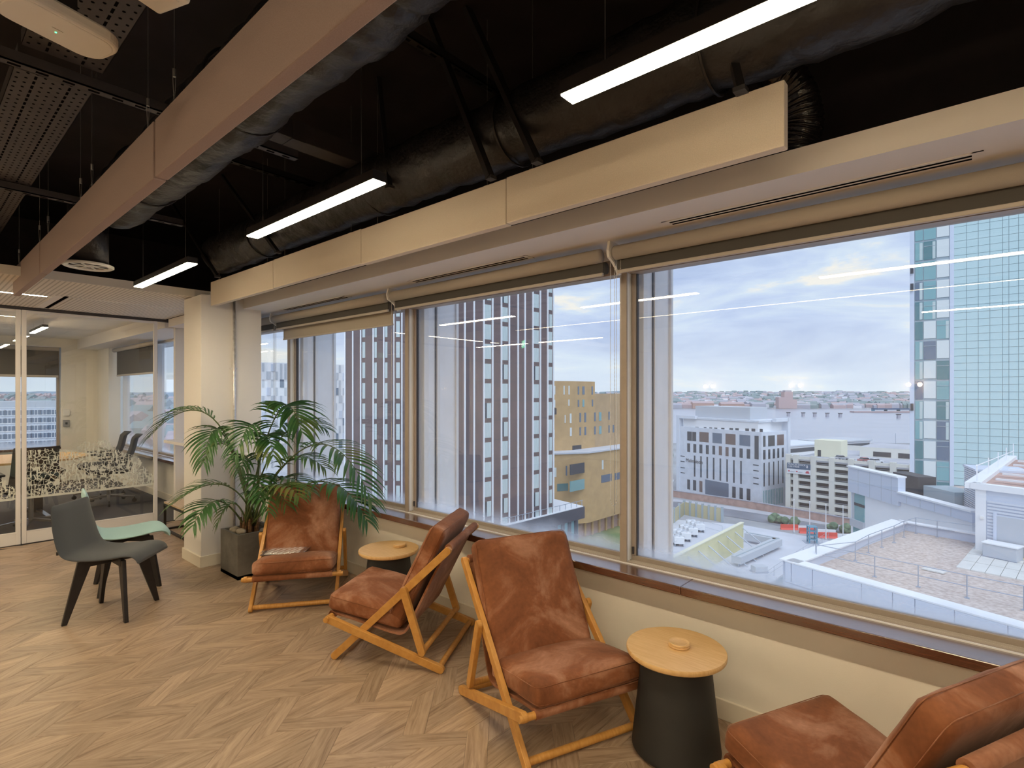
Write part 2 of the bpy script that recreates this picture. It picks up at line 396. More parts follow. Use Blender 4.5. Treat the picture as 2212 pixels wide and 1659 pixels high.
bl_ = N(nt, 'ShaderNodeMath', operation='LESS_THAN'); bl_.inputs[1].default_value = .022; L(nt, sp.outputs['Z'], bl_.inputs[0])
m5 = N(nt, 'ShaderNodeMath', operation='MAXIMUM'); L(nt, bt.outputs[0], m5.inputs[0]); L(nt, l3.outputs[0], m5.inputs[1])
m6 = N(nt, 'ShaderNodeMath', operation='MAXIMUM'); L(nt, m5.outputs[0], m6.inputs[0]); L(nt, bl_.outputs[0], m6.inputs[1]); L(nt, m6.outputs[0], mc.inputs[1])
n4 = N(nt, 'ShaderNodeTexNoise'); n4.inputs['Scale'].default_value = 2.2; n4.inputs['Detail'].default_value = 6; L(nt, mp.outputs[0], n4.inputs['Vector'])
# local y runs along the partition (0..1.2), z up; ragged top edge and ragged right end
e1 = N(nt, 'ShaderNodeMapRange'); e1.inputs['From Min'].default_value = .62; e1.inputs['From Max'].default_value = 1.16; e1.inputs['To Min'].default_value = 0; e1.inputs['To Max'].default_value = .50; L(nt, sp.outputs['Y'], e1.inputs['Value'])
e2 = N(nt, 'ShaderNodeMapRange'); e2.inputs['From Min'].default_value = .30; e2.inputs['From Max'].default_value = .52; e2.inputs['To Min'].default_value = 0; e2.inputs['To Max'].default_value = .5; L(nt, sp.outputs['Z'], e2.inputs['Value'])
ea = N(nt, 'ShaderNodeMath', operation='ADD'); L(nt, e1.outputs[0], ea.inputs[0]); L(nt, e2.outputs[0], ea.inputs[1])
es = N(nt, 'ShaderNodeMath', operation='GREATER_THAN'); L(nt, n4.outputs['Fac'], es.inputs[0]); L(nt, ea.outputs[0], es.inputs[1])
fa = N(nt, 'ShaderNodeMath', operation='MULTIPLY'); L(nt, mc.outputs[0], fa.inputs[0]); L(nt, es.outputs[0], fa.inputs[1])
fb = N(nt, 'ShaderNodeMath', operation='MULTIPLY'); fb.inputs[1].default_value = .72; L(nt, fa.outputs[0], fb.inputs[0])
tr = N(nt, 'ShaderNodeBsdfTransparent'); df = N(nt, 'ShaderNodeBsdfDiffuse'); df.inputs['Color'].default_value = (.80,.84,.78,1)
mxs = N(nt, 'ShaderNodeMixShader'); L(nt, fb.outputs[0], mxs.inputs[0]); L(nt, tr.outputs[0], mxs.inputs[1]); L(nt, df.outputs[0], mxs.inputs[2])
o_ = N(nt, 'ShaderNodeOutputMaterial'); L(nt, mxs.outputs[0], o_.inputs['Surface'])

# ================================================================== THE ROOM
WY = 2.60            # inner face of the window wall
GY = 2.72            # glazing plane
XP = -7.42           # glass partition of the meeting room
XF = -12.3           # far end wall of the meeting room
ZS = 2.347           # soffit over the windows
def st(name, mat, *b, parent=None, bevel=0):
    o = boxo(name, mat, *b, parent=parent, bevel=bevel)
    if parent is None: o['kind'] = 'structure'
    return o
# floor: screed with boards laid on it
fl = st('floor', M['gasket'], XP, -5.5, -.12, 4.2, WY, -.0035)
W_, H_ = .1303, .1465
OX, OY = -1.788, 1.733
SH = [  # one repeat of the pattern: (outline, grain direction), unit = (W_, H_)
 ([(0,0),(1.5,-1.5),(2,-1),(0,1)], (1,-1)), ([(1,0),(1,1),(-.5,2.5),(-1,2)], (1,-1)),
 ([(0,0),(-1.5,-1.5),(-1.5,-2.5),(.5,-.5)], (1,1)), ([(1,1),(2.5,2.5),(2.5,3.5),(.5,1.5)], (1,1)),
 ([(-2,0),(-1,-1),(-1,2),(-2,1)], (0,1)), ([(-1,-1),(0,0),(0,1),(-1,2)], (0,1)),
 ([(.5,-.5),(-.5,-1.5),(-.5,-2.5),(.5,-3.5)], (0,1)), ([(.5,-.5),(.5,-3.5),(1.5,-2.5),(1.5,-1.5)], (0,1))]
def plank_geo(poly, g):
    P = [Vector((x*W_, y*H_)) for x, y in poly]
    ar = sum(P[i].x*P[(i+1)%4].y-P[(i+1)%4].x*P[i].y for i in range(4))
    if ar < 0: P.reverse()
    c = sum(P, Vector((0,0)))/4; d = Vector((g[0]*W_, g[1]*H_)).normalized(); e_ = Vector((-d.y, d.x))
    def inset(k):
        out = []
        for i in range(4):
            a, b_, c_ = P[i-1], P[i], P[(i+1)%4]
            n1 = Vector((-(b_-a).y, (b_-a).x)).normalized(); n2 = Vector((-(c_-b_).y, (c_-b_).x)).normalized()
            m_ = n1+n2; out.append(b_ + m_*(k/max(.2, m_.dot(n1))))
        return out
    lo, hi = inset(.0004), inset(.0013)
    vs = [(p.x,p.y,-.004) for p in lo]+[(p.x,p.y,-.0008) for p in lo]+[(p.x,p.y,0) for p in hi]
    fs = [(8,9,10,11)]+[(i, (i+1)%4, (i+1)%4+4, i+4) for i in range(4)]+[(i+4, (i+1)%4+4, (i+1)%4+8, i+8) for i in range(4)]
    uvs = [((v[0]-c.x)*d.x+(v[1]-c.y)*d.y, (v[0]-c.x)*e_.x+(v[1]-c.y)*e_.y) for v in vs]
    return vs, fs, uvs, c
def plank_mesh(vs, fs, uvs, name='plank'):
    me = bpy.data.meshes.new(name); me.from_pydata(vs, [], fs); me.update()
    ul = me.uv_layers.new(name='UVMap')
    for lp in me.loops: ul.data[lp.index].uv = uvs[lp.vertex_index]
    me.materials.append(M['plank_wood']); return me
geos = [plank_geo(*s_) for s_ in SH]; meshes = [plank_mesh(*g_[:3]) for g_ in geos]
cand = []
for i in range(-16, 17):
    for j in range(-9, 3):
        ox, oy = OX+i*3*W_, OY+j*5*H_
        for k in range(8):
            c = geos[k][3]; x, y = ox+c.x, oy+c.y
            if not (XP+.05 < x < 4.1 and -5.4 < y < WY+.32): continue
            if max(v[1] for v in geos[k][0])+oy > WY or min(v[0] for v in geos[k][0])+ox < XP: edge = True
            else: edge = False
            dep = -SN*x+CS*y; rt = CS*x+SN*y
            px = CX+F*rt/dep if dep > .3 else -9; py = HY+F*H/dep if dep > .3 else 9999
            seen = dep > .3 and -60 < px < 2270 and py < 1720
            cand.append((not seen or edge, math.hypot(x, y), k, ox, oy))
cand.sort()
rv, rf, ru = [], [], []
random.seed(4)
for n_, (hid, d_, k, ox, oy) in enumerate(cand):
    if n_ < 300 and not hid:
        o = link(bpy.data.objects.new('plank', meshes[k]), fl); o.location = (ox, oy, 0)
    else:
        b0 = len(rv); vs, fs, us, _ = geos[k]
        rv += [(min(4.19, max(XP, v[0]+ox)), min(WY+.14, v[1]+oy), v[2]) for v in vs]; rf += [tuple(q+b0 for q in f) for f in fs]; ru += us
o = link(bpy.data.objects.new('planks_beyond', plank_mesh(rv, rf, ru, 'planks_beyond')), fl); o['kind'] = 'stuff'

# slab, outer walls of the room
st('ceiling', M['black_ceiling'], -12.6, -5.7, 3.35, 4.4, 2.95, 3.5)
st('wall_back', M['cream_paint'], XP-.1, -5.7, -.12, 4.2, -5.5, 3.35)
st('wall_right', M['cream_paint'], 4.2, -5.7, -.12, 4.4, 2.95, 3.35)
# window wall below the sill, dark wall of the ceiling void above the windows
st('wall_window', M['cream_paint'], XF, WY, -.12, 4.2, 2.75, .575)
st('wall_void', M['black_ceiling'], XF, 2.74, 2.44, 4.2, 2.95, 3.35)
st('baseboard_window', M['skirting'], XP+.06, WY-.014, 0, 4.2, WY, .095, bevel=.003)
st('wall_outer_ledge', M['outer_white'], XF, 2.75, -.12, 4.2, 3.15, .45)
st('wall_outer_lintel', M['outer_white'], XF, 2.86, 2.36, 4.2, 3.15, 2.44)
# bulkhead: thin board soffit with a white edge; void above it stays dark
bk = st('trim_1', M['soffit_white'], XP+.06, 2.155, ZS, 4.2, 2.74, ZS+.093)
# sill board
si = struct_root('trim_2', (0, 0, 0))
for x0, x1 in ((-7.36,-4.45),(-4.45,-1.105),(-1.105,2.2),(2.2,4.19)):
    MB().box(x0+.0006, 2.50, .573, x1-.0006, 2.66, .615).build('sill_board', M['sill_wood'], si, bevel=.004)
boxo('sill_bead', M['alu_white'], -7.36, 2.644, .615, 4.19, 2.652, .6205, si)
# windows: mullions, tracks, panes
XM = [-7.36, -5.36, -3.42, -1.50, .43, 2.36, 4.15]
for n_ in range(6):
    a, b_ = XM[n_], XM[n_+1]
    wr = struct_root('window_%d' % (n_+1), ((a+b_)/2, GY, .615)); cx_ = (a+b_)/2
    def wb(nm, mt, x0, y0, z0, x1, y1, z1, bv=.002): return boxo(nm, mt, x0-cx_, y0-GY, z0-.615, x1-cx_, y1-GY, z1-.615, wr, bv)
    al, be, ga = M['alu_white'], M['alu_beige'], M['gasket']
    wb('mullion', be, b_-.022, 2.648, .6155, b_+.021, 2.66, 2.30)
    wb('mullion_return', al, b_-.020, 2.66, .6155, b_+.0205, 2.76, 2.30)  # white flank: daylight on the mullion side put into the colour
    wb('bottom_track', be, a+.022, 2.653, .6155, b_-.022, 2.700, .622, 0)
    wb('track_rib', M['blind_bar'], a+.022, 2.664, .622, b_-.022, 2.668, .628, 0)
    wb('track_rib', M['blind_bar'], a+.022, 2.684, .622, b_-.022, 2.688, .630, 0)
    wb('bottom_rail', be, a+.022, 2.702, .6155, b_-.022, 2.738, .650)
    wb('head_rail', be, a+.022, 2.66, 2.215, b_-.022, 2.745, 2.30)
    wb('head_casing', M['white_paint'], a+.022, 2.655, 2.30, b_-.022, 2.745, 2.3465, 0)
    wb('side_rail', be, a+.022, 2.700, .650, a+.048, 2.738, 2.215)
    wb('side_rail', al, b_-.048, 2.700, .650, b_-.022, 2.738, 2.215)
    wb('gasket', ga, a+.048, 2.709, .650, a+.052, 2.731, 2.215, 0)
    wb('handle_catch', ga, a+.030, 2.690, .66, a+.040, 2.700, .70)
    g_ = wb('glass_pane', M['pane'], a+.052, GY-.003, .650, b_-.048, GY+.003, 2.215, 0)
# white outer piers of the facade, one behind every mullion, each with its outer frame strip
for n_, x in enumerate([-7.28]+XM[1:6]):
    p_ = struct_root('trim_%d' % (n_+3), (x, 2.8, .45))
    boxo('pier', M['outer_white'], -.035, .03, 0, .045, .35, 1.93, p_)
    boxo('frame_strip', M['alu_white'], -.02, -.02, 0, .055, .03, 1.93, p_, .004)
    boxo('frame_strip', M['gasket'], .045, .10, 0, .050, .112, 1.93, p_)
    boxo('frame_strip', M['alu_white'], .045, .118, 0, .056, .150, 1.93, p_, .003)
    boxo('frame_strip', M['alu_white'], .045, .325, 0, .062, .352, 1.93, p_, .003)
# slot diffusers cut in the soffit
for n_, (x0, x1, yy, lb) in enumerate(((-1.10,-.03,2.385,'long double slot diffuser in the white soffit, the nearest and longest'),(-3.05,-2.015,2.43,'double slot diffuser in the soffit, middle of the three'),(-5.0,-3.95,2.44,'small far slot diffuser in the soffit beside the column'))):
    t = thing('slot_diffuser', lb, 'air vent', ((x0+x1)/2, yy, ZS), 0, 'slot diffusers in the soffit'); hl = (x1-x0)/2
    m_ = MB()
    for y0, y1 in ((-.040,-.024),(-.006,.006),(.024,.040)): m_.box(-hl-.03, y0, -.0035, hl+.03, y1, 0)
    for s_ in (-1, 1): m_.box(s_*(hl+.015)-.015, -.040, -.0034, s_*(hl+.015)+.015, .040, 0)
    m_.build('frame', M['soffit_white'], t)
    boxo('slot', M['dark_slot'], -hl, -.0245, -.0032, hl, -.0055, 0, t); boxo('slot', M['dark_slot'], -hl, .0055, -.0032, hl, .0245, 0, t)

# ------------------------------------------------------------------ column
cl = struct_root('wall_column', (-5.455, 2.055, 0))
boxo('column_shaft', M['white_paint'], -.215, -.265, 0, .215, .265, 2.432, cl)
MB().box(-.229,-.279,0,.229,.279,.10).build('baseboard', M['skirting'], cl, bevel=.003)
cd = thing('conduit', 'shiny galvanised steel conduit running up the white column', 'pipe', (-5.225, 2.065, 0))
MB().cyl((0,0,.30),(0,0,2.42),.0125,n=14).build('pipe', M['galvanised'], cd, smooth=True)
for z in (.55, 1.24, 1.78):
    MB().box(-.015,-.034,z-.008,-.008,.034,z+.008).cyl((0,0,z-.008),(0,0,z+.008),.0155,n=14).build('saddle_clip', M['galvanised'], cd)
sk = thing('wall_socket', 'brushed steel wall socket low on the column face', 'socket', (-5.39, 1.789, .453))
MB().box(-.043,-.006,-.043,.043,0,.043).build('face_plate', M['brushed_plate'], sk, bevel=.003)
MB().box(-.022,-.0075,-.030,.022,-.005,-.002).build('outlet', M['socket_black'], sk)
MB().box(-.010,-.011,.010,.010,-.005,.030).build('rocker', M['white_plastic'], sk, bevel=.002)

# ------------------------------------------------------------------ meeting room
st('floor_meeting', M['carpet'], XF, -1.7, -.12, XP, WY, -.001)
st('ceiling_meeting', M['cream_paint'], XF, -1.7, 2.52, XP-.06, 2.155, 2.6)
bm_ = st('trim_10', M['soffit_white'], XF, 2.155, ZS, XP-.06, 2.74, 2.6)
st('wall_meeting_side', M['cream_paint'], XF, -1.8, -.12, XP, -1.7, 3.35)
ew = struct_root('wall_meeting_end', (XF, 0, 0))
boxo('wall_below', M['cream_paint'], -.2, -1.8, -.12, 0, 2.95, .575, ew)
boxo('wall_pier', M['cream_paint'], -.2, 1.93, .575, 0, 2.95, 3.35, ew)
boxo('wall_pier', M['cream_paint'], -.2, -1.8, .575, 0, -1.15, 3.35, ew)
boxo('wall_above', M['cream_paint'], -.2, -1.15, 2.37, 0, 1.93, 3.35, ew)
st('wall_meeting_pier', M['cream_paint'], XF, 2.45, .575, -11.5, 2.62, 2.347)
st('baseboard_meeting', M['skirting'], XF, WY-.014, 0, XP-.1, WY, .095)
w7 = struct_root('window_7', (XF-.1, .39, .6))
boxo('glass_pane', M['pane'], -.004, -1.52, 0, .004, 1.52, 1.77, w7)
for y in (-1.53, -.02, 1.49): boxo('frame', M['alu_beige'], -.03, y, 0, .03, y+.04, 1.77, w7)
boxo('sill_board', M['sill_wood'], -.05, -1.53, -.026, .16, 1.53, .012, w7, .003)
w8 = struct_root('window_8', (-9.4, GY, .615))
boxo('sill_board', M['sill_wood'], -2.1, -.22, -.042, 1.95, -.06, 0, w8, .004)
for x in (-2.1, -.2, 1.9): boxo('mullion', M['alu_white'], x-.02, -.06, 0, x+.02, .03, 1.70, w8)
boxo('bottom_rail', M['alu_beige'], -2.1, -.05, 0, 1.92, .02, .035, w8)
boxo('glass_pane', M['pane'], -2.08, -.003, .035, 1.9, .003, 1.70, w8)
boxo('head_casing', M['white_paint'], -2.1, -.05, 1.70, 1.95, .02, 1.732, w8)
bl = thing('roller_blind', 'dark roller blind half drawn over the far meeting room window', 'blind', (XF+.06, .39, 2.37))
MB().cyl((0,-1.5,-.045),(0,1.5,-.045),.035,n=14).build('roller_tube', M['blind_bar'], bl, smooth=True)
boxo('fabric', M['blind_dark'], -.036, -1.48, -.50, -.033, 1.50, -.04, bl); boxo('bottom_bar', M['blind_bar'], -.042, -1.48, -.54, -.028, 1.50, -.50, bl, .003)
bl = thing('roller_blind', 'dark roller blind over the side window inside the meeting room', 'blind', (-10.3, 2.52, ZS))
MB().cyl((-1.15,0,-.045),(1.1,0,-.045),.035,n=14).build('roller_tube', M['blind_bar'], bl, smooth=True)
boxo('fabric', M['blind_dark'], -1.13, .033, -.47, 1.08, .036, -.04, bl); boxo('bottom_bar', M['blind_bar'], -1.13, .028, -.50, 1.08, .042, -.47, bl, .003)
for i_, (z, lb) in enumerate(((1.215,'small white switch box on the meeting room pier, the upper one'),(1.02,'small grey switch plate on the meeting room pier, the lower one'))):
    t = thing('wall_switch', lb, 'switch', (XF+.001, 2.0, z))
    MB().box(0,-.045,-.06,.03,.045,.06).build('body', M['white_plastic' if i_ == 0 else 'brushed_plate'], t, bevel=.004); MB().box(.03,-.015,-.02,.036,.015,.02).build('rocker', M['socket_black' if i_ else 'white_metal'], t)

# ------------------------------------------------------------------ glass partition
pt = struct_root('wall_partition', (XP, 0, 0))
boxo('head_track', M['gasket'], -.05, -1.7, 2.411, .012, 2.244, 2.437, pt)
boxo('bulkhead', M['black_ceiling'], -.10, -5.5, 2.437, .0, 2.74, 3.35, pt)
boxo('side_wall', M['white_paint'], -.06, 2.246, 0, .0, 2.60, 2.437, pt)
boxo('side_wall', M['cream_paint'], -.06, -5.5, 0, .0, -1.60, 2.437, pt)
boxo('floor_gap', M['gasket'], -.03, -1.6, 0, .004, 2.244, .008, pt)
def glass_door(n_, y0, y1, print_):
    d = struct_root('door_%d' % n_, (XP, y0, .008)); w_ = y1-y0
    wm = M['door_white']
    boxo('stile', wm, -.03, .003, 0, .006, .040, 2.40, d, .002); boxo('stile', wm, -.03, w_-.040, 0, .006, w_-.003, 2.40, d, .002)
    boxo('bottom_rail', wm, -.03, .040, 0, .003, w_-.040, .118, d, .002); boxo('top_rail', wm, -.03, .040, 2.375, .003, w_-.040, 2.40, d, .002)
    boxo('glazing_bead', wm, -.02, .040, .118, .0055, w_-.040, .126, d, .001)
    boxo('glass_pane', M['door_pane'], -.016, .040, .126, -.010, w_-.040, 2.375, d)
    if print_:
        v = boxo('vinyl_print', M['vinyl_print'], -.0085, .042, 0, -.008, w_-.042, .56, d); v.location.z = .455
    return d
glass_door(1, -.365, .846, True); glass_door(2, .848, 2.06, True); glass_door(3, -1.58, -.367, False)
pd = struct_root('door_4', (XP, 2.063, .008))
boxo('panel', M['door_white'], -.03, .002, 0, .004, .181, 2.40, pd, .002)
MB().lathe([(.026,0),(.026,.006),(.022,.009),(.010,.009),(.008,.006)], n=20).build('lock_cylinder', M['galvanised'], pd)
lk = pd.children[-1]; lk.rotation_euler = (0, PI/2, 0); lk.location = (.004, .055, .955)

# acoustic ceiling strip in front of the partition
ac = st('ceiling_acoustic', M['acoustic_ceiling'], XP, -5.4, 2.44, -5.46, 2.14, 2.50)
st('trim_11', M['white_paint'], -5.462, -5.4, 2.436, -5.452, 2.14, 2.505)
hp = thing('ceiling_hatch', 'flush ceiling hatch with dark edge slot above the glass doors', 'hatch', (-6.85, 1.55, 2.44))
boxo('lid', M['acoustic_ceiling'], -.48, -.46, -.004, .50, .55, 0, hp); boxo('slot', M['dark_slot'], -.50, -.53, -.003, .52, -.50, 0, hp); boxo('edge_trim', M['white_metal'], .50, -.50, -.006, .512, .56, 0, hp); boxo('edge_trim', M['soffit_white'], -.50, -.60, -.004, .52, -.535, 0, hp)
ll = thing('recessed_light', 'thin recessed light line in the ceiling before the glass doors', 'ceiling light', (-6.45, -.55, 2.44))
boxo('housing', M['white_metal'], -.022, -1.5, -.004, .022, 1.5, 0, ll); boxo('diffuser', M['led_strip'], -.013, -1.47, -.0055, .013, 1.46, -.004, ll)

# ------------------------------------------------------------------ ceiling services
def led(x0, x1, y, z, label, cable=True, zt=3.35, grp='linear lights'):
    t = thing('linear_light', label, 'ceiling light', ((x0+x1)/2, y, z), 0, grp); h_ = (x1-x0)/2
    MB().box(-h_-.003,-.030,.004,h_+.003,.030,.040).build('housing', M['black_steel'], t)
    boxo('diffuser', M['led_strip'], -h_, -.0275, -.0005, h_, .0275, .0045, t)
    if cable:
        for s_ in (-1, 1): MB().cyl((s_*(h_-.12),0,.040),(s_*(h_-.12),0,zt-z),.0012,n=5).build('suspension_cable', M['light_steel'], t)
    return t
YL = 1.208
led(-.857,.263,YL,2.352,'large linear light hanging nearest the camera, running out of frame')
led(-2.83,-1.725,YL,2.352,'middle linear light hanging between the two baffle rows')
led(-4.81,-3.68,YL,2.352,'farthest small linear light hanging near the column')
led(1.1,2.22,YL,2.352,'linear light beyond the right edge of the picture')
led(-.80,.6,-1.9,3.17,'high light behind the camera mirrored at the upper right of the window',grp='linear lights behind the camera')
for k_, x in enumerate((-6.1,-4.7,.1,2.0)): led(x-.56,x+.56,-1.25,2.352,'linear light behind the camera, '+('farthest','second farthest','second nearest','nearest to the right wall')[k_],grp='linear lights behind the camera')
for k_, x in enumerate((-5.4,-3.2,-1.0,1.2)): led(x-.56,x+.56,-3.7,3.1,'added high fill light over the rear of the room, '+('farthest','second farthest','second nearest','nearest to the right wall')[k_],grp='linear lights behind the camera')  # added fill row, hung high to keep its mirror image out of view
t = thing('line_light', 'thin continuous light line behind the camera, mirrored right across the windows', 'ceiling light', (-.6, -.35, 2.44))
boxo('housing', M['black_steel'], -4.4, -.008, .004, 4.4, .008, .05, t); boxo('diffuser', M['led_thin'], -4.39, -.004, 0, 4.39, .004, .004, t)
for x in (-4,-2,0,2,4): MB().cyl((x,0,.05),(x,0,.91),.0012,n=5).build('suspension_cable', M['light_steel'], t)
for k_, x in enumerate((-.85,-2.6,-4.2)):
    t = thing('wall_lamp', 'twin bulb wall lamp on the back wall, '+('nearest','middle','farthest')[k_]+' one mirrored in the window', 'wall lamp', (x, -5.5, 1.66))
    MB().lathe([(.05,0),(.05,.015),(.02,.02)], n=20).build('back_plate', M['black_steel'], t); t.children[-1].rotation_euler = (-PI/2,0,0)
    for s_ in (-1, 1):
        MB().tube([(0,.01,0),(s_*.05,.06,-.02),(s_*.075,.07,0)], .006, 6).build('arm', M['black_steel'], t, smooth=True)
        bm = bmesh.new(); bmesh.ops.create_uvsphere(bm, u_segments=16, v_segments=10, radius=.032); me = bpy.data.meshes.new('bulb'); bm.to_mesh(me); bm.free(); me.materials.append(M['bulb_warm'])
        o = link(bpy.data.objects.new('bulb', me), t); o.location = (s_*.075,.07,.035)
for i_, (x, y) in enumerate(((-9.6,1.27),(-9.6,-.2),(-11.2,.5))):
    led(x-.5, x+.5, y, 2.40, ('warm linear light inside the meeting room near its window','warm linear light inside the meeting room by the door','warm linear light at the back of the meeting room')[i_], True, 2.52, 'meeting room lights')

def baffle(x0, x1, y, mat, label, cables=True, dz=0, dy=0):
    t = thing('acoustic_baffle', label, 'baffle', ((x0+x1)/2, y+dy, 2.335+dz), 0, 'acoustic baffles'); h_ = (x1-x0)/2
    MB().box(-h_+.0015,0,0,h_-.0015,.042,.211).build('felt_panel', mat, t, bevel=.0035)
    for s_ in (-1, 1):
        x = s_*(h_-.14)
        MB().tube([(x,.021,.211),(x,.016,.33),(x,.021,.335),(x,.026,.33),(x,.021,.211)], .0009, 4).tube([(x,.021,.33),(x,.021,1.01-dz)], .0009, 4).build('suspension_cable', M['light_steel'], t)
        MB().cyl((x,.021,.322),(x,.021,.350),.006,n=8).build('cable_clamp', M['light_steel'], t)
        MB().box(x-.012,.012,.208,x+.012,.030,.218).build('eye_bracket', M['light_steel'], t)
    return t
LB = [-5.86,-4.66,-3.456,-2.278,-1.065,.13]
nm = ['far end panel','fourth panel from the camera end','third panel from the camera end','second panel, long and large','nearest panel at the top edge']
for i_ in range(5):
    baffle(LB[i_], LB[i_+1], .62, M['felt'], 'beige-grey felt baffle of the left row, '+nm[i_], dz=(0,.003,-.002,.004,-.006)[i_], dy=(0,.004,-.002,.003,-.006)[i_])
for i_ in range(7): baffle(-5.86+1.2*i_, -4.66+1.2*i_, -.61, M['felt'], 'beige-grey felt baffle of the row behind the camera, '+('first','second','third','fourth','fifth','sixth','seventh')[i_]+' from the far end')
RB = [-5.19,-3.98,-2.83,-1.655,-.473]
nm = ['far short panel before the column','second panel from the column','third panel from the column','nearest panel with its free end showing']
for i_ in range(4):
    baffle(RB[i_], RB[i_+1], 1.85, M['felt_lit'], 'beige-grey felt baffle of the window row, '+nm[i_], dz=(0,.003,-.001,.002)[i_]-.004)

def duct(name, label, pts, r, mat, n=22, amp=.012, seed=0, rings=()):
    t = thing(name, label, 'duct', pts[0]); o0 = Vector(pts[0])
    P = spline([Vector(p)-o0 for p in pts], 14)
    Q = []
    for i in range(len(P)-1):
        for k in range(2): Q.append(P[i].lerp(P[i+1], k/2))
    Q.append(P[-1])
    mb = MB().tube(Q, [r*(1+.045*math.sin(i*1.7+seed)*math.sin(i*.37)) for i in range(len(Q))], n)
    vs = []
    for v in mb.v:
        V = Vector(v); d = noise.noise_vector(V*4+Vector((seed,0,0)))*amp+noise.noise_vector(V*13)*amp*.45
        vs.append(tuple(V+d))
    mb.v = vs; mb.build('insulated_sleeve', mat, t, smooth=True)
    if rings:
        for x in rings:
            MB().tube([(x-o0.x+.0, math.cos(a)*(r*1.03)+pts[0][1]-o0.y, math.sin(a)*(r*1.03)) for a in [2*PI*k/24 for k in range(25)]], .006, 5).build('strap', M['black_steel'], t)
    return t
duct('air_duct', 'black insulated duct running behind the left baffle row', [(-4.3,.96,2.80),(-3.2,.96,2.79),(-2.0,.955,2.79),(-1.2,.95,2.80),(-.88,.99,2.83),(-.70,1.04,2.95),(-.64,1.06,3.15),(-.64,1.06,3.31)], .165, M['black_duct'], amp=.018, seed=2, rings=(-3.6,-2.3))
duct('air_duct', 'black insulated duct above the window baffle row', [(-5.0,1.86,2.75),(-3.8,1.86,2.755),(-2.4,1.85,2.75),(-1.0,1.86,2.755),(.2,1.86,2.75),(1.6,1.86,2.75)], .155, M['black_duct'], amp=.016, seed=7, rings=(-4.1,-2.62,-1.6,-.7))
duct('flexible_duct', 'crumpled shiny black flexible duct bending down beside the last baffle', [(-.80,1.98,2.80),(-.66,2.12,2.80),(-.555,2.24,2.73),(-.525,2.30,2.62),(-.55,2.32,2.53),(-.58,2.33,2.447)], .072, M['black_foil'], amp=.012, seed=11)
# slanting strap hangers and trunking in the void
def hang(p, q, lb, w_=.045):
    t = thing('hanger_strut', lb, 'strut', p); p, q = Vector(p), Vector(q)
    MB().beam((0,0,0), q-p, w_, .022).build('channel', M['black_steel'], t); MB().box(-.018,-.018,-.006,.018,.018,.008).build('foot_plate', M['black_steel'], t)
pq = [((1060,385),(925,40)),((1160,350),(1010,20)),((470,598),(372,440)),((600,545),(480,380)),((842,405),(818,170)),((1600,196),(1540,-60))]
for i_, (a, b_) in enumerate(pq):
    A = at(a[0], a[1], 1.70/ray(*a).y); B = onz(b_[0], b_[1], 3.34)
    hang(A, B, 'dark slanting hanger strut, '+('left of the pair over the third window baffle','right of the pair over the third window baffle','at the far end by the column','behind the farthest linear light','thin one by the middle linear light','over the last window baffle')[i_], .045 if i_ < 2 else .025)
for i_, (x, y0, y1, z) in enumerate(((-2.55,-1.2,1.3,2.70),(-4.15,-1.2,1.3,2.70),(-1.9,1.2,2.5,3.1),(-3.6,1.05,2.3,3.02))):
    t = thing('support_channel', 'dark slotted support channel across the ceiling void, '+('nearest under the cable tray','second one under the cable tray','high behind the window duct','far one behind the middle light')[i_], 'channel', (x, (y0+y1)/2, z)); hl = (y1-y0)/2
    MB().box(-.021,-hl,0,.021,-hl*-1,.006).box(-.021,-hl,0,-.017,hl,.041).box(.017,-hl,0,.021,hl,.041).build('channel', M['tray_metal'] if i_ < 2 else M['black_steel'], t)
    m_ = MB()
    for k in range(int(hl*2/.075)): m_.box(-.007, -hl+.03+k*.075, -.0006, .007, -hl+.065+k*.075, 0)
    s_ = m_.build('slots', M['dark_slot'], t); s_['kind'] = 'stuff'
t = thing('trunking', 'dark cable trunking crossing behind the middle of the ceiling', 'trunking', (-2.75, 1.0, 2.92))
MB().box(-.06,-.1,-.05,.06,.9,.05).build('casing', M['tray_metal'], t, bevel=.003); MB().box(-.063,.35,-.053,.063,.42,.053).build('joint_cover', M['tray_metal'], t)
# perforated cable trays
for i_, (x0, x1, z, lb) in enumerate(((-2.50,.3,2.755,'perforated dark cable tray nearest, above the white access point'),(-4.13,-2.58,2.745,'perforated dark cable tray, the middle length'),(-7.2,-4.19,2.745,'perforated dark cable tray, the far length'))):
    t = thing('cable_tray', lb, 'cable tray', ((x0+x1)/2, .40, z), 0, 'perforated cable trays'); h_ = (x1-x0)/2
    MB().box(-h_,-.115,0,h_,.115,.0015).box(-h_,-.115,0,h_,-.1135,.05).box(-h_,.1135,0,h_,.115,.05).build('tray_plate', M['tray_metal'], t)
    m_ = MB(); k = 0; x = -h_+.03
    while x < h_-.02:
        for j in range(9):
            y = -.1+j*.025
            if j in (2, 6):
                if k % 2 == 0: m_.box(x-.014, y-.004, -.0007, x+.014, y+.004, 0)
            elif (j+k) % 2 == 0: m_.lathe([(.0052,-.0007),(.0052,0)], (x, y, 0), 6)
        x += .0225; k += 1
    s_ = m_.build('perforations', M['dark_slot'], t, fix=False); s_['kind'] = 'stuff'
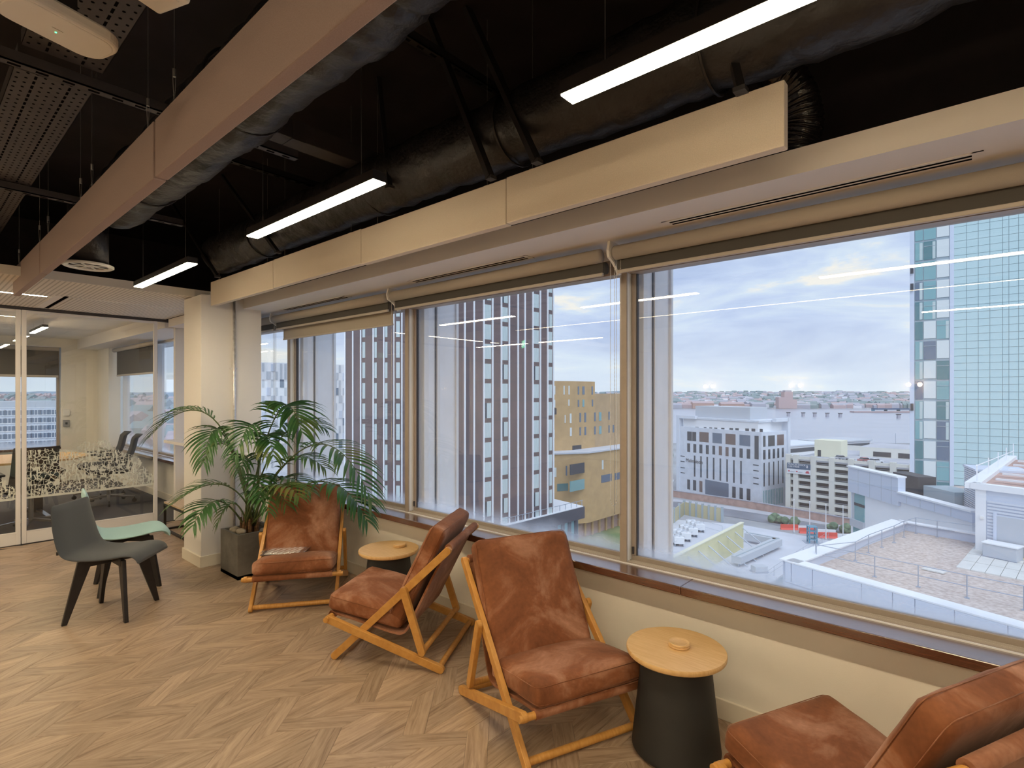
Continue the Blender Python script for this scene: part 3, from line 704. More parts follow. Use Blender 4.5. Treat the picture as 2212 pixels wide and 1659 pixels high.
# wireless access point
t = thing('access_point', 'white rounded wireless access point with green light under the cable tray', 'access point', at(126, 62, 1.46))
t.rotation_euler = (0, 0, math.radians(107))
def rrect(a, b, r, n=8):
    out = []
    for cx_, cy_, a0 in ((a-r,b-r,0),(-a+r,b-r,PI/2),(-a+r,-b+r,PI),(a-r,-b+r,3*PI/2)):
        for k in range(n+1): out.append((cx_+r*math.cos(a0+PI/2*k/n), cy_+r*math.sin(a0+PI/2*k/n)))
    return out
def stack_loops(loops):
    mb = MB(); n = len(loops[0]); vs = [p for l in loops for p in l]
    fs = [(i*n+k, i*n+(k+1)%n, (i+1)*n+(k+1)%n, (i+1)*n+k) for i in range(len(loops)-1) for k in range(n)]
    fs += [tuple(range(n-1,-1,-1)), tuple(range((len(loops)-1)*n, len(loops)*n))]
    return mb.add(vs, fs)
lp = [[(p[0],p[1],z) for p in rrect(.132*k,.072*k,.052*k)] for k, z in ((.93,.034),(1,.026),(1,.008),(.985,.001),(.95,-.004))]
stack_loops(lp).build('shell', M['white_plastic'], t, smooth=False, bevel=.0015)
stack_loops([[(p[0],p[1],z) for p in rrect(.132*k,.072*k,.052*k)] for k, z in ((.90,-.003),(.90,-.0055),(.885,-.0065))]).build('face', M['white_metal'], t)
MB().lathe([(.0022,0),(.0022,.0012)], (.0,.012,-.0078), 10).build('status_light', M['led_green'], t); MB().box(-.017,-.006,-.0070,.009,-.0045,-.006).build('printed_mark', M['brushed_plate'], t)
MB().box(-.03,-.03,.03,.03,.03,.12).build('bracket', M['black_steel'], t)
p0 = at(345, -6, 1.45)
t = thing('ceiling_sensor', 'white box corner of a ceiling device at the top edge', 'device', p0); t.rotation_euler = (0, 0, math.radians(20))
MB().box(-.07,-.06,0,.055,.05,.05).build('body', M['white_plastic'], t, bevel=.008); MB().box(-.05,-.04,-.004,.035,.03,0).build('cover', M['white_metal'], t)
# round swirl diffuser on its dropper
t = thing('swirl_diffuser', 'round white swirl diffuser on a black duct spigot', 'air vent', (-4.78, .90, 2.45))
MB().lathe([(.115,.012),(.150,.012),(.150,0),(.140,-.006),(.115,0),(.115,.012)], n=40, cap=False).build('rim', M['grille_white'], t, smooth=False)
for k in range(8):
    a = 2*PI*k/8; MB().beam((.03*math.cos(a),.03*math.sin(a),.004),(.118*math.cos(a+.25),.118*math.sin(a+.25),.004),.016,.004).build('blade', M['grille_white'], t)
MB().lathe([(.034,0),(.034,.01)], n=20).build('hub', M['grille_white'], t); MB().cyl((0,0,.02),(0,0,.45),.118,n=28).build('spigot', M['black_duct'], t, smooth=True)
# exit sign, seen mirrored in the window
t = thing('exit_sign', 'green running man exit sign hanging behind the camera', 'sign', (-5.49, -1.11, 2.33)); t.rotation_euler = (0, 0, math.radians(40))
MB().box(-.10,-.008,-.055,.10,.008,.055).build('panel', M['exit_green'], t)
for s_ in (-1, 1):
    y = s_*.0095
    m_ = MB(); f = lambda x0,z0,x1,z1: m_.box(x0, y-.0008, z0, x1, y+.0008, z1)
    f(.052,-.038,.085,.038); m_.build('door_symbol', M['exit_white'], t)
    m_ = MB().beam((-.02,y,0),(.035,y,0),.004,.010).beam((.038,y,0),(.022,y,.014),.004,.008).beam((.038,y,0),(.022,y,-.014),.004,.008); m_.build('arrow', M['exit_white'], t)
    m_ = MB().cyl((-.058,y-.001,.030),(-.058,y+.001,.030),.009,n=12).beam((-.060,y,.020),(-.066,y,-.006),.004,.014).beam((-.064,y,-.004),(-.045,y,-.018),.004,.007).beam((-.045,y,-.018),(-.050,y,-.040),.004,.007).beam((-.066,y,-.006),(-.085,y,-.030),.004,.007).beam((-.060,y,.016),(-.040,y,.004),.004,.006).beam((-.062,y,.016),(-.082,y,.006),.004,.006); m_.build('running_figure', M['exit_white'], t)
MB().cyl((-.07,0,.055),(-.07,0,1.0),.003,n=6).build('suspension_rod', M['black_steel'], t); MB().cyl((.07,0,.055),(.07,0,1.0),.003,n=6).build('suspension_rod', M['black_steel'], t)

# ------------------------------------------------------------------ roller blinds along the windows
def blind(x0, x1, drop, label):
    t = thing('roller_blind', label, 'blind', ((x0+x1)/2, 2.50, ZS), 0, 'roller blinds along the windows'); h_ = (x1-x0)/2
    MB().cyl((-h_+.02,-.02,-.062),(h_-.02,-.02,-.062),.037,n=20).build('upper_roll', M['blind_beige'], t, smooth=True)
    MB().cyl((-h_+.02,.035,-.118),(h_-.02,.035,-.118),.032,n=20).build('lower_roll', M['blind_dark'], t, smooth=True)
    boxo('fascia', M['blind_dark'], -h_+.02, .0, -.148, h_-.02, .004, -.085, t)
    boxo('fascia_lip', M['blind_bar'], -h_+.02, -.004, -.166, h_-.02, .012, -.148, t, .003)
    if drop > .02:
        boxo('fabric', M['blind_beige'], -h_+.04, .064, -.166-drop, h_-.04, .066, -.11, t)
        boxo('bottom_bar', M['blind_bar'], -h_+.04, .058, -.178-drop, h_-.04, .072, -.163-drop, t, .003)
    for s_ in (-1,):
        x = s_*h_
        prof = [(-.045,0),(.045,0),(.045,-.008),(-.005,-.015),(.012,-.05),(.03,-.075),(.06,-.10),(.072,-.16),(.045,-.165),(.03,-.135),(-.01,-.105),(-.05,-.085),(-.058,-.05)]
        MB().ext(prof, x-.012, x+.002, 'x').build('bracket', M['white_metal'], t)
        MB().cyl((x-.016,-.02,-.06),(x+.004,-.02,-.06),.03,n=16).build('end_cap', M['white_plastic'], t)
    for j, (dx, dy, zb) in enumerate(((.038,-.03,-1.42),(-.004,.0,-1.36))):
        x = -h_+dx; m_ = MB(); k = 0
        for sx in (-.018, .018):
            z = -.06
            while z > zb: m_.box(x+sx-.0017, dy-.0017, z-.0034, x+sx+.0017, dy+.0017, z); z -= .0068
        for q in range(9):
            a = PI*q/8; m_.box(x-.018*math.cos(a)-.0017, dy-.0017, zb-.03*math.sin(a)-.003, x-.018*math.cos(a)+.0017, dy+.0017, zb-.03*math.sin(a))
        c = m_.build('bead_chain', M['grille_white'] if j else M['brushed_plate'], t, fix=False); c['kind'] = 'stuff'
    return t
blind(-7.2,-5.37,0,'roller blind fully rolled up behind the white column')
blind(-5.33,-3.44,.085,'roller blind let down a hand over the palm window')
blind(-3.39,-1.52,0,'rolled up blind above the second window from the right')
blind(-1.47,.41,0,'rolled up blind above the rightmost large window')
blind(.46,2.34,0,'rolled up blind beyond the right edge of the picture')

# ================================================================== FURNITURE
def rounded_cushion(Lx, Ly, Lz, r, puff, cuts=14, seed=0, dent=.006):
    bm = bmesh.new(); bmesh.ops.create_cube(bm, size=2)
    bmesh.ops.subdivide_edges(bm, edges=bm.edges[:], cuts=cuts, use_grid_fill=True)
    h = Vector((Lx/2, Ly/2, Lz/2)); ri = Vector((min(r, h.x), min(r, h.y), min(r, h.z*.98)))
    for v in bm.verts:
        c = v.co.copy()
        # push the grid towards the rims so that the rounding has enough points
        q = Vector([math.copysign(abs(c[i])**.8, c[i])*h[i] for i in range(3)])
        inn = Vector([max(-h[i]+ri[i], min(h[i]-ri[i], q[i])) for i in range(3)]); d = q-inn
        if d.length > 1e-6:
            n_ = Vector([d[i]/ri[i] for i in range(3)]); n_.normalize(); q = inn+Vector([n_[i]*ri[i] for i in range(3)])
        u, w_ = q.x/h.x, q.y/h.y
        k = max(0, 1-u*u)*max(0, 1-w_*w_)
        if q.z > 0: q.z += puff*k**.6 + dent*noise.noise(Vector((u*2.1+seed, w_*2.1, seed)))
        q.x += .006*noise.noise(Vector((w_*1.7, q.z*9, seed))); v.co = q
    me = bpy.data.meshes.new('cushion'); bm.to_mesh(me); bm.free()
    for p in me.polygons: p.use_smooth = True
    return me
def seam_path(Lx, Ly, r, z, n=10):
    return [Vector((x, y, z)) for x, y in rrect(Lx/2, Ly/2, r, n)]
def orient(o, c, ex, ez):                      # place a local-z-up piece in the chair's x-z plane
    ex = Vector((ex[0],0,ex[1])).normalized(); ez = Vector((ez[0],0,ez[1])).normalized(); ey = ez.cross(ex)
    m_ = Matrix((ex, ey, ez)).transposed().to_4x4(); m_.translation = Vector((c[0], 0, c[1])); o.matrix_local = m_

def make_lounge():
    t = thing('lounge_chair', 'x', 'chair')
    oak, su = M['oak_frame'], M['suede']
    for s_ in (-1, 1):
        def bar(nm, p, q, w_, y0, y1):
            o = MB().ext(stadium(p, q, w_), s_*y0, s_*y1).build(nm, oak, t, bevel=.0025, ang=50); return o
        bar('back_rail', (.675,.022), (-.015,.672), .042, .276, .301)
        bar('seat_rail', (.018,.0215), (.70,.243), .043, .302, .328)
        bar('brace', (.127,.105), (.237,.440), .042, .302, .327)
    def dow(nm, x, z, r, y):
        return smooth_by_angle(MB().cyl((x,-y,z),(x,y,z),r,n=16).build(nm, oak, t))
    dow('front_floor_dowel', .665, .030, .0165, .276); dow('rear_floor_dowel', .030, .026, .0165, .302)
    dow('brace_dowel', .127, .105, .0165, .302); dow('front_dowel', .706, .243, .0155, .340); dow('top_dowel', -.012, .672, .0155, .300)
    # sling
    pr = spline([(.722,0,.262),(.60,0,.240),(.45,0,.205),(.33,0,.178),(.272,0,.176),(.236,0,.205),(.19,0,.295),(.10,0,.475),(.03,0,.610),(-.012,0,.692)], 6)
    up, lo = [], []
    for i, p in enumerate(pr):
        d = (pr[min(i+1,len(pr)-1)]-pr[max(i-1,0)]).normalized(); n_ = Vector((-d.z,0,d.x)); up.append((p.x-n_.x*.006,p.z-n_.z*.006)); lo.append((p.x+n_.x*.006,p.z+n_.z*.006))
    # a closed strip, wide as the cushions
    mb = MB(); k = len(up); vs = []
    for y in (-.268, .268): vs += [(a, y, z) for a, z in up]+[(a, y, z) for a, z in lo]
    n2 = 2*k; fs = []
    for i in range(k-1):
        fs += [(i,i+1,i+1+n2,i+n2), (k+i+1,k+i,k+i+n2,k+i+1+n2), (i+1,i,k+i,k+i+1), (i+n2,i+1+n2,k+i+1+n2,k+i+n2)]
    fs += [(0,n2,k+n2,k), (k-1,2*k-1,2*k-1+n2,k-1+n2)]
    sl = smooth_by_angle(mb.add(vs, fs).build('sling', su, t), 60)
    smooth_by_angle(MB().cyl((-.012,-.268,.680),(-.012,.268,.680),.023,n=16).build('sling_hem', su, t)); smooth_by_angle(MB().cyl((.706,-.268,.247),(.706,.268,.247),.023,n=16).build('sling_hem', su, t))
    # cushions
    f = Vector((.46,.085)).normalized(); nrm = Vector((-f.y, f.x)); c = Vector((.514,.226))+nrm*.056
    o = link(bpy.data.objects.new('seat_cushion', rounded_cushion(.475,.545,.10,.034,.022,seed=1)), t); o.data.materials.append(su); orient(o, c, f, nrm)
    MB().tube(seam_path(.470,.540,.036,.036)+[seam_path(.470,.540,.036,.036)[0]], .0015, 5).build('piping', su, o, smooth=True)
    MB().tube(seam_path(.470,.540,.036,-.030)+[seam_path(.470,.540,.036,-.030)[0]], .0015, 5).build('piping', su, o, smooth=True)
    d = Vector((-.262,.530)).normalized(); nf = Vector((d.y,-d.x)); c = Vector((.262,.225))+d*.298+nf*.056
    o = link(bpy.data.objects.new('back_cushion', rounded_cushion(.60,.545,.095,.032,.016,seed=5)), t); o.data.materials.append(su); orient(o, c, d, nf)
    MB().tube(seam_path(.594,.540,.036,.034)+[seam_path(.594,.540,.036,.034)[0]], .0015, 5).build('piping', su, o, smooth=True)
    MB().tube(seam_path(.594,.540,.036,-.030)+[seam_path(.594,.540,.036,-.030)[0]], .0015, 5).build('piping', su, o, smooth=True)
    return t
ch = make_lounge()
g_ = 'brown suede lounge chairs along the windows'
ch.location = (-2.406, 2.273, 0); ch.rotation_euler = (0, 0, math.radians(209.5)); tag(ch, 'brown suede lounge chair seen from the side, angled away, between the two side tables', 'chair', g_)
dup(ch, (-1.925, 2.225, 0), math.radians(-22.3), 'brown suede lounge chair facing forward beside the near side table', g_)
dup(ch, (-4.281, 2.284, 0), math.radians(-36), 'far brown suede lounge chair beside the palm with papers on its seat', g_)
dup(ch, (.074, 1.880, 0), math.radians(154.8), 'brown suede lounge chair cut off at the bottom right corner', g_)

# side tables
def side_table(loc, label):
    t = thing('side_table', label, 'table', loc, 0, 'round oak side tables')
    o = MB().lathe([(0.001,.416),(.203,.416),(.209,.421),(.211,.428),(.211,.437),(.2085,.4415),(.001,.4425)], n=64).build('table_top', M['oak_top'], t); smooth_by_angle(o, 30)
    o = MB().lathe([(.001,.012),(.185,.012),(.188,.020),(.186,.034),(.146,.395),(.143,.4155),(.001,.4155)], n=56).build('base', M['charcoal_base'], t); smooth_by_angle(o, 40)
    o = MB().lathe([(.001,0),(.172,0),(.172,.012),(.001,.012)], n=48).build('foot_ring', M['black_plastic'], t)
    return t
side_table((-1.012, 2.243, 0), 'near round oak side table on a dark cone base')
side_table((-3.205, 2.325, 0), 'far round oak side table behind the angled lounge chair')
def coaster(loc, label):
    t = thing('coaster', label, 'coaster', loc, 0, 'wooden coasters')
    smooth_by_angle(MB().lathe([(.001,0),(.042,0),(.046,.003),(.046,.007),(.043,.0105),(.038,.0105),(.035,.0085),(.001,.0085)], n=40).build('disc', M['oak_top'], t), 35)
    MB().tube([(.030*math.cos(a),.030*math.sin(a),.0086) for a in [2*PI*k/32 for k in range(33)]], .0008, 4).build('turned_ring', M['oak_top'], t)
coaster((-1.005, 2.262, .4425), 'lower round wooden coaster on the near side table')
coaster((-1.004, 2.261, .4530), 'upper round wooden coaster stacked on the near side table')
coaster((-3.185, 2.405, .4425), 'lower round wooden coaster on the far side table')
coaster((-3.183, 2.403, .4530), 'upper round wooden coaster stacked on the far side table')

# papers in a clear wallet on the far chair
c1 = Vector((-4.281, 2.284, 0)); a1 = math.radians(-36)
def on_chair(x, y, z): return c1+Vector((x*math.cos(a1)-y*math.sin(a1), x*math.sin(a1)+y*math.cos(a1), z))
t = thing('document_wallet', 'clear plastic document wallet with papers lying on the far chair seat', 'document', on_chair(.40,-.10,.345), a1+math.radians(80))
lf = MB()
for i in range(8):
    x0, x1 = -.16+.04*i, -.12+.04*i; f = lambda x: .006+.045*max(0,(-x+.02))**1.3*1.6
    lf.add([(x0,-.11,f(x0)),(x1,-.11,f(x1)),(x1,.11,f(x1)+.004),(x0,.11,f(x0)+.004),(x0,-.11,f(x0)+.002),(x1,-.11,f(x1)+.002),(x1,.11,f(x1)+.006),(x0,.11,f(x0)+.006)], [(3,2,1,0),(4,5,6,7),(0,1,5,4),(1,2,6,5),(2,3,7,6),(3,0,4,7)])
lf.build('plastic_sleeve', M['clear_film'], t, smooth=True, fix=False)
boxo('paper_sheet', M['paper'], -.13, -.09, .001, .11, .09, .004, t); boxo('printed_page', M['print_dark'], -.155, -.105, -.003, .15, .105, .001, t)

# upholstered visitor chairs with crossed black legs
def make_visitor(fab):
    t = thing('visitor_chair', 'x', 'chair')
    pr = spline([(-.275,.0,.795),(-.262,0,.70),(-.243,0,.60),(-.222,0,.52),(-.19,0,.462),(-.13,0,.437),(-.03,0,.430),(.08,0,.436),(.16,0,.446),(.215,0,.444),(.250,0,.424),(.268,0,.392)], 5)
    wd = lambda i: .205+.022*math.sin(PI*min(1,i/ (len(pr)-1)*1.3)) - .012*max(0,1-i/8)
    ny = 9; vs = []; k = len(pr)
    for side in (1, -1):
        for i, p in enumerate(pr):
            d = (pr[min(i+1,k-1)]-pr[max(i-1,0)]).normalized(); n_ = Vector((-d.z,0,d.x))*-1
            n_ = Vector((d.z,0,-d.x))*-1
            e_ = min(1, min(i, k-1-i)/3+.35)
            for j in range(ny):
                u = -1+2*j/(ny-1); th = .021*e_*(1-abs(u)**6*.75)
                q = p+n_*(side*th); vs.append((q.x, u*wd(i), q.z+ (.0 if side > 0 else 0)))
    fs = []
    for s_ in range(2):
        b0 = s_*k*ny
        for i in range(k-1):
            for j in range(ny-1):
                q = (b0+i*ny+j, b0+i*ny+j+1, b0+(i+1)*ny+j+1, b0+(i+1)*ny+j); fs.append(q if s_ == 0 else q[::-1])
    o2 = k*ny
    for i in range(k-1):
        fs += [(i*ny, (i+1)*ny, o2+(i+1)*ny, o2+i*ny), (i*ny+ny-1, o2+i*ny+ny-1, o2+(i+1)*ny+ny-1, (i+1)*ny+ny-1)]
    for j in range(ny-1):
        fs += [(j, o2+j, o2+j+1, j+1), ((k-1)*ny+j, (k-1)*ny+j+1, o2+(k-1)*ny+j+1, o2+(k-1)*ny+j)]
    o = MB().add(vs, fs).build('upholstered_shell', fab, t, smooth=True)
    m_ = o.modifiers.new('round', 'SUBSURF'); m_.levels = 1; m_.render_levels = 2
    bw = M['black_wood']
    for sx, sy in ((1,1),(1,-1),(-1,1),(-1,-1)):
        top = Vector((sx*.118+.005, sy*.118, .405)); bot = Vector((sx*.192, sy*.200, 0)); dg = Vector((sx, sy, 0)).normalized(); th = Vector((-dg.y, dg.x, 0))*.012
        v = [top-dg*.045+th, top+dg*.040+th, bot+dg*.014+th, bot-dg*.016+th]; v2 = [p-2*th for p in v]
        for l_ in (v, v2):
            for q_ in (2, 3): l_[q_].z = 0
        MB().add(v+v2, [(0,1,2,3),(7,6,5,4),(0,4,5,1),(1,5,6,2),(2,6,7,3),(3,7,4,0)]).build('leg', bw, t, bevel=.003)
    for s_ in (-1, 1): MB().beam((-.13,-.13*s_,.385),(.13,.13*s_,.385),.024,.052).build('cross_rail', bw, t, bevel=.003)
    MB().box(-.238,-.200,.470,-.224,-.198,.492).build('maker_tag', M['black_plastic'], t)
    return t
vc = make_visitor(M['grey_fabric']); vc.location = (-4.645, 1.015, 0); vc.rotation_euler = (0, 0, math.radians(48.7)); tag(vc, 'dark grey upholstered visitor chair with black splayed legs', 'chair', 'visitor chairs')
v2 = make_visitor(M['teal_fabric']); v2.location = (-5.215, 1.235, 0); v2.rotation_euler = (0, 0, math.radians(82)); tag(v2, 'pale teal upholstered visitor chair tucked behind the grey one', 'chair', 'visitor chairs')

# low table with a black steel frame behind the column
t = thing('coffee_table', 'low oak table on a thin black steel frame behind the column', 'table', (-6.45, 2.22, 0)); bs = M['black_steel']
boxo('table_top', M['ash_top'], -.555, -.215, .305, .555, .215, .325, t, .002)
for sx in (-1, 1):
    for sy in (-1, 1): boxo('leg', bs, sx*.5475-.0125, sy*.2075-.0125, 0, sx*.5475+.0125, sy*.2075+.0125, .303, t)
    boxo('frame_bar', bs, sx*.5475-.0125, -.195, 0, sx*.5475+.0125, .195, .022, t); boxo('frame_bar', bs, sx*.5475-.0125, -.195, .281, sx*.5475+.0125, .195, .303, t)
for sy in (-1, 1):
    boxo('frame_bar', bs, -.535, sy*.2075-.0125, 0, .535, sy*.2075+.0125, .022, t); boxo('frame_bar', bs, -.535, sy*.2075-.0125, .281, .535, sy*.2075+.0125, .303, t)

# ------------------------------------------------------------------ palm in a concrete cube
PX, PY = -4.832, 2.045
pp = thing('potted_palm', 'large kentia palm in a square dark concrete planter by the column', 'plant', (PX, PY, 0))
m_ = MB(); a, ti, hh = .178, .022, .372
m_.box(-a,-a,0,a,a,.03)
for b_ in ((-a,-a,a,-a+ti),(-a,a-ti,a,a),(-a,-a+ti,-a+ti,a-ti),(a-ti,-a+ti,a,a-ti)): m_.box(b_[0],b_[1],.0,b_[2],b_[3],hh)
m_.build('planter', M['concrete'], pp)
boxo('soil', M['soil'], -a+ti, -a+ti, .03, a-ti, a-ti, .345, pp)
random.seed(11)
# stones on the soil: loose pieces
for i_, (x, y, rx, ry, rz, lb) in enumerate(((.055,-.100,.055,.036,.028,'large pale pebble at the near edge of the planter'),(-.070,-.105,.045,.036,.026,'brown pebble at the left inside the planter'),(.118,.105,.026,.024,.024,'small grey pebble at the back right of the planter'),(.128,.050,.024,.026,.022,'small round pebble at the right side of the planter'),(-.02,-.125,.028,.022,.020,'small pebble between the two near pebbles in the planter'))):
    bm = bmesh.new(); bmesh.ops.create_icosphere(bm, subdivisions=2, radius=1)
    for v in bm.verts: v.co += v.co.normalized()*.12*noise.noise(v.co*1.6+Vector((i_*3,0,0)))
    me = bpy.data.meshes.new('pebble'); bm.to_mesh(me); bm.free(); me.materials.append(M['stone'])
    for p in me.polygons: p.use_smooth = True
    o = link(bpy.data.objects.new('pebble', me)); o.scale = (rx, ry, rz); o.location = (PX+x, PY+y, .345+rz*.9); o.rotation_euler = (0,0,i_*1.1); tag(o, lb, 'pebble', 'pebbles in the palm planter')
# fibrous stem bases
for i_ in range(11):
    a_ = 2.4*i_; r_ = .016+.075*math.sqrt(i_/11); x, y = r_*math.cos(a_), r_*math.sin(a_)*.8; h_ = .10+.11*random.random()
    mb = MB().tube([(x,y,.31),(x*1.05,y*1.05,.325+h_*.5),(x*1.2,y*1.2,.325+h_)], [.022,.018,.008], 9)
    for q in range(5):
        b_ = random.random()*6.3; mb.beam((x+.014*math.cos(b_),y+.014*math.sin(b_),.34+h_*.3),(x*1.2+.026*math.cos(b_),y*1.2+.026*math.sin(b_),.34+h_*(.8+.5*random.random())),.007,.002,w1=.001)
    mb.build('stem_base', M['palm_fibre'], pp, smooth=True)
def frond(p1, p2, leaf=.30, nl=24, start=.42, p0=(0,0,.40), droop=.5, wid=.020, gap=.0, twist=0):
    O = Vector((PX, PY, 0)); P = bez(Vector(p0), Vector(p1)-O, Vector(p2)-O, 40)
    t_ = pp
    lf = MB()
    for s_ in (-1, 1):
        for i in range(nl):
            f = (i+.5*random.random())/(nl-1); f = min(1, f); s = start+(1-start)*f*.985
            k = min(39, int(s*40)); p = P[k].lerp(P[k+1], s*40-k); d = (P[k+1]-P[k]).normalized()
            sd = d.cross(Vector((0,0,1)))
            if sd.length < .15: sd = d.cross(Vector((CS,SN,0)))
            sd.normalize(); up = sd.cross(d).normalized()
            if twist: R = Matrix.Rotation(twist, 3, d); sd = R @ sd; up = R @ up
            ln = leaf*(.40+.60*math.sin(PI*(.16+.76*f)))*(.9+.2*random.random())
            if f < .06: ln *= .6
            an = math.radians(66-36*f+random.uniform(-5,5)); dr = (d*math.cos(an)+sd*s_*math.sin(an)+up*(.30-.10*f)).normalized()
            q = p.copy(); pts = [q.copy()]; n_s = 6
            for k2 in range(n_s):
                dr = (dr+Vector((0,0,-1))*droop*(.16+.10*k2)*(.8+.4*random.random())).normalized(); q = q+dr*(ln/n_s); pts.append(q.copy())
            ww = wid*(.75+.5*math.sin(PI*f))
            prof = (.35,.85,1,.92,.70,.38,.03); vs = []
            for k2, c in enumerate(pts):
                dd = (pts[min(k2+1,n_s)]-pts[max(k2-1,0)]).normalized(); ac = dd.cross(up)
                if ac.length < .05: ac = dd.cross(sd)
                ac.normalize(); nn = ac.cross(dd).normalized(); hw = ww*prof[k2]*.5
                vs += [c-ac*hw+nn*hw*.35, c, c+ac*hw+nn*hw*.35]
            fs = []
            for k2 in range(n_s): b0 = k2*3; fs += [(b0,b0+1,b0+4,b0+3),(b0+1,b0+2,b0+5,b0+4)]
            lf.add(vs, fs)
    o = lf.build('frond', M['palm_leaf'], t_, smooth=True, fix=False)
    MB().tube(P[::2], [.0085*(1-.82*i/20) for i in range(21)], 7).build('leaf_stalk', M['palm_stem'], o, smooth=True)
    return o
def pt_(px, py, d): return at(px, py, d)
# (bend point, tip): read off the photograph as pixel columns/rows with a distance for each
FR = [
 ((482,766,4.62),(322,945,4.42),.30,24,.48,.30), ((468,810,4.75),(440,1000,4.42),.26,20,.46,.40),
 ((607,757,4.60),(652,935,4.22),.34,26,.46,.36), ((572,800,4.60),(508,985,4.22),.28,22,.44,.42),
 ((692,815,4.35),(802,1080,3.95),.34,26,.44,.30), ((716,950,4.30),(792,1125,3.98),.28,22,.46,.38),
 ((504,984,4.50),(372,1090,4.30),.27,18,.44,.28), ((466,1030,4.45),(418,1135,4.15),.24,16,.42,.34),
 ((592,1002,4.30),(645,1072,4.05),.22,14,.42,.42), ((545,1010,4.40),(580,1105,4.12),.20,14,.38,.45),
 ((600,860,4.75),(700,925,4.62),.28,20,.46,.36), ((498,890,4.70),(452,985,4.55),.24,16,.44,.40),
 ((545,920,4.70),(520,1015,4.42),.22,16,.42,.5), ((612,930,4.55),(700,1010,4.30),.26,18,.44,.40),
 ((570,850,4.70),(590,985,4.30),.28,18,.46,.5), ((575,1000,4.50),(618,1090,4.28),.24,16,.30,.35), ((560,960,4.55),(560,1075,4.25),.22,16,.34,.45), ((600,980,4.6),(668,1060,4.36),.24,16,.36,.35), ((505,1040,4.60),(470,1130,4.50),.18,12,.40,.4)]
for i_, (a, b_, lf_, nl, s0, dr) in enumerate(FR):
    r_ = .05; an = i_*2.4
    frond(pt_(*a), pt_(*b_), lf_, int(nl*.8), s0, (r_*math.cos(an), r_*math.sin(an), .40), dr, .019+.004*(i_ % 3))

# ------------------------------------------------------------------ meeting room furniture
t = thing('meeting_table', 'oval pale wood meeting table behind the glass doors', 'table', (-9.15, .65, 0))
lp = [[(p[0],p[1],z) for p in rrect(.62,1.05,.55,12)] for z in (.715,.74)]
stack_loops(lp).build('table_top', M['oak_top'], t, bevel=.004)
for y in (-.55, .55):
    MB().beam((0,y,.715),(0,y,.03),.10,.07).build('pedestal', M['black_steel'], t)
    for s_ in (-1, 1): MB().beam((0,y,.06),(s_*.42,y+.05*s_,.02),.05,.03).build('foot', M['chrome_grey'], t)
def make_task():
    t = thing('task_chair', 'x', 'chair'); bp_, ms = M['black_plastic'], M['mesh_black']
    o = link(bpy.data.objects.new('seat', rounded_cushion(.46,.47,.07,.03,.01,cuts=8)), t); o.data.materials.append(ms); o.location = (.02,0,.465)
    # curved mesh back
    vs, fs = [], []; nz_, ny = 9, 7
    for side in (0, 1):
        for i in range(nz_):
            f = i/(nz_-1)
            for j in range(ny):
                u = -1+2*j/(ny-1); x = -.20-.13*f+.055*u*u-.035*math.sin(PI*f)-(.06*max(0,f-.85)/.15)-side*.016; vs.append((x, u*(.215-.02*f), .53+.43*f))
    for s_ in range(2):
        for i in range(nz_-1):
            for j in range(ny-1): b0 = s_*nz_*ny+i*ny+j; q = (b0,b0+1,b0+ny+1,b0+ny); fs.append(q if s_ else q[::-1])
    o2 = nz_*ny
    for i in range(nz_-1): fs += [(i*ny,(i+1)*ny,o2+(i+1)*ny,o2+i*ny),(i*ny+ny-1,o2+i*ny+ny-1,o2+(i+1)*ny+ny-1,(i+1)*ny+ny-1)]
    for j in range(ny-1): fs += [(j,o2+j,o2+j+1,j+1),((nz_-1)*ny+j,(nz_-1)*ny+j+1,o2+(nz_-1)*ny+j+1,o2+(nz_-1)*ny+j)]
    MB().add(vs, fs).build('backrest', ms, t, smooth=True)
    MB().tube([(-.10,0,.42),(-.24,0,.44),(-.27,0,.56)], .018, 8).build('back_support', bp_, t, smooth=True)
    for s_ in (-1, 1):
        MB().tube([(-.05,s_*.20,.44),(-.06,s_*.26,.45),(-.05,s_*.265,.64)], .013, 8).build('arm_post', bp_, t, smooth=True); MB().box(-.17,s_*.265-.03,.64,.12,s_*.265+.03,.665).build('arm_pad', bp_, t, bevel=.01)
    MB().cyl((0,0,.10),(0,0,.43),.024,n=12).build('gas_column', M['chrome_grey'], t)
    for k in range(5):
        a_ = 2*PI*k/5+.3; x, y = math.cos(a_), math.sin(a_)
        s2 = MB().beam((.02*x,.02*y,.11),(.31*x,.31*y,.075),.04,.028,w1=.026,h1=.02).build('base_arm', M['chrome_grey'], t)
        MB().cyl((.31*x-.012*y,.31*y+.012*x,.028),(.31*x+.012*y,.31*y-.012*x,.028),.028,n=12).cyl((.31*x,.31*y,.03),(.31*x,.31*y,.075),.008,n=8).build('castor', bp_, s2)
    return t
tcx = make_task(); g_ = 'black office chairs in the meeting room'
tcx.location = (-9.30, 1.98, 0); tcx.rotation_euler = (0,0,math.radians(-100)); tag(tcx, 'black mesh office chair at the right end of the meeting table, the nearer one', 'chair', g_)
dup(tcx, (-10.05, 2.02, 0), math.radians(-97), 'black mesh office chair at the right end of the meeting table, the farther one', g_)
dup(tcx, (-8.20, 1.02, 0), math.radians(182), 'black mesh office chair with its back to the glass, near the door edge', g_)
dup(tcx, (-8.15, .25, 0), math.radians(172), 'black mesh office chair with its back to the glass, at the left edge', g_)

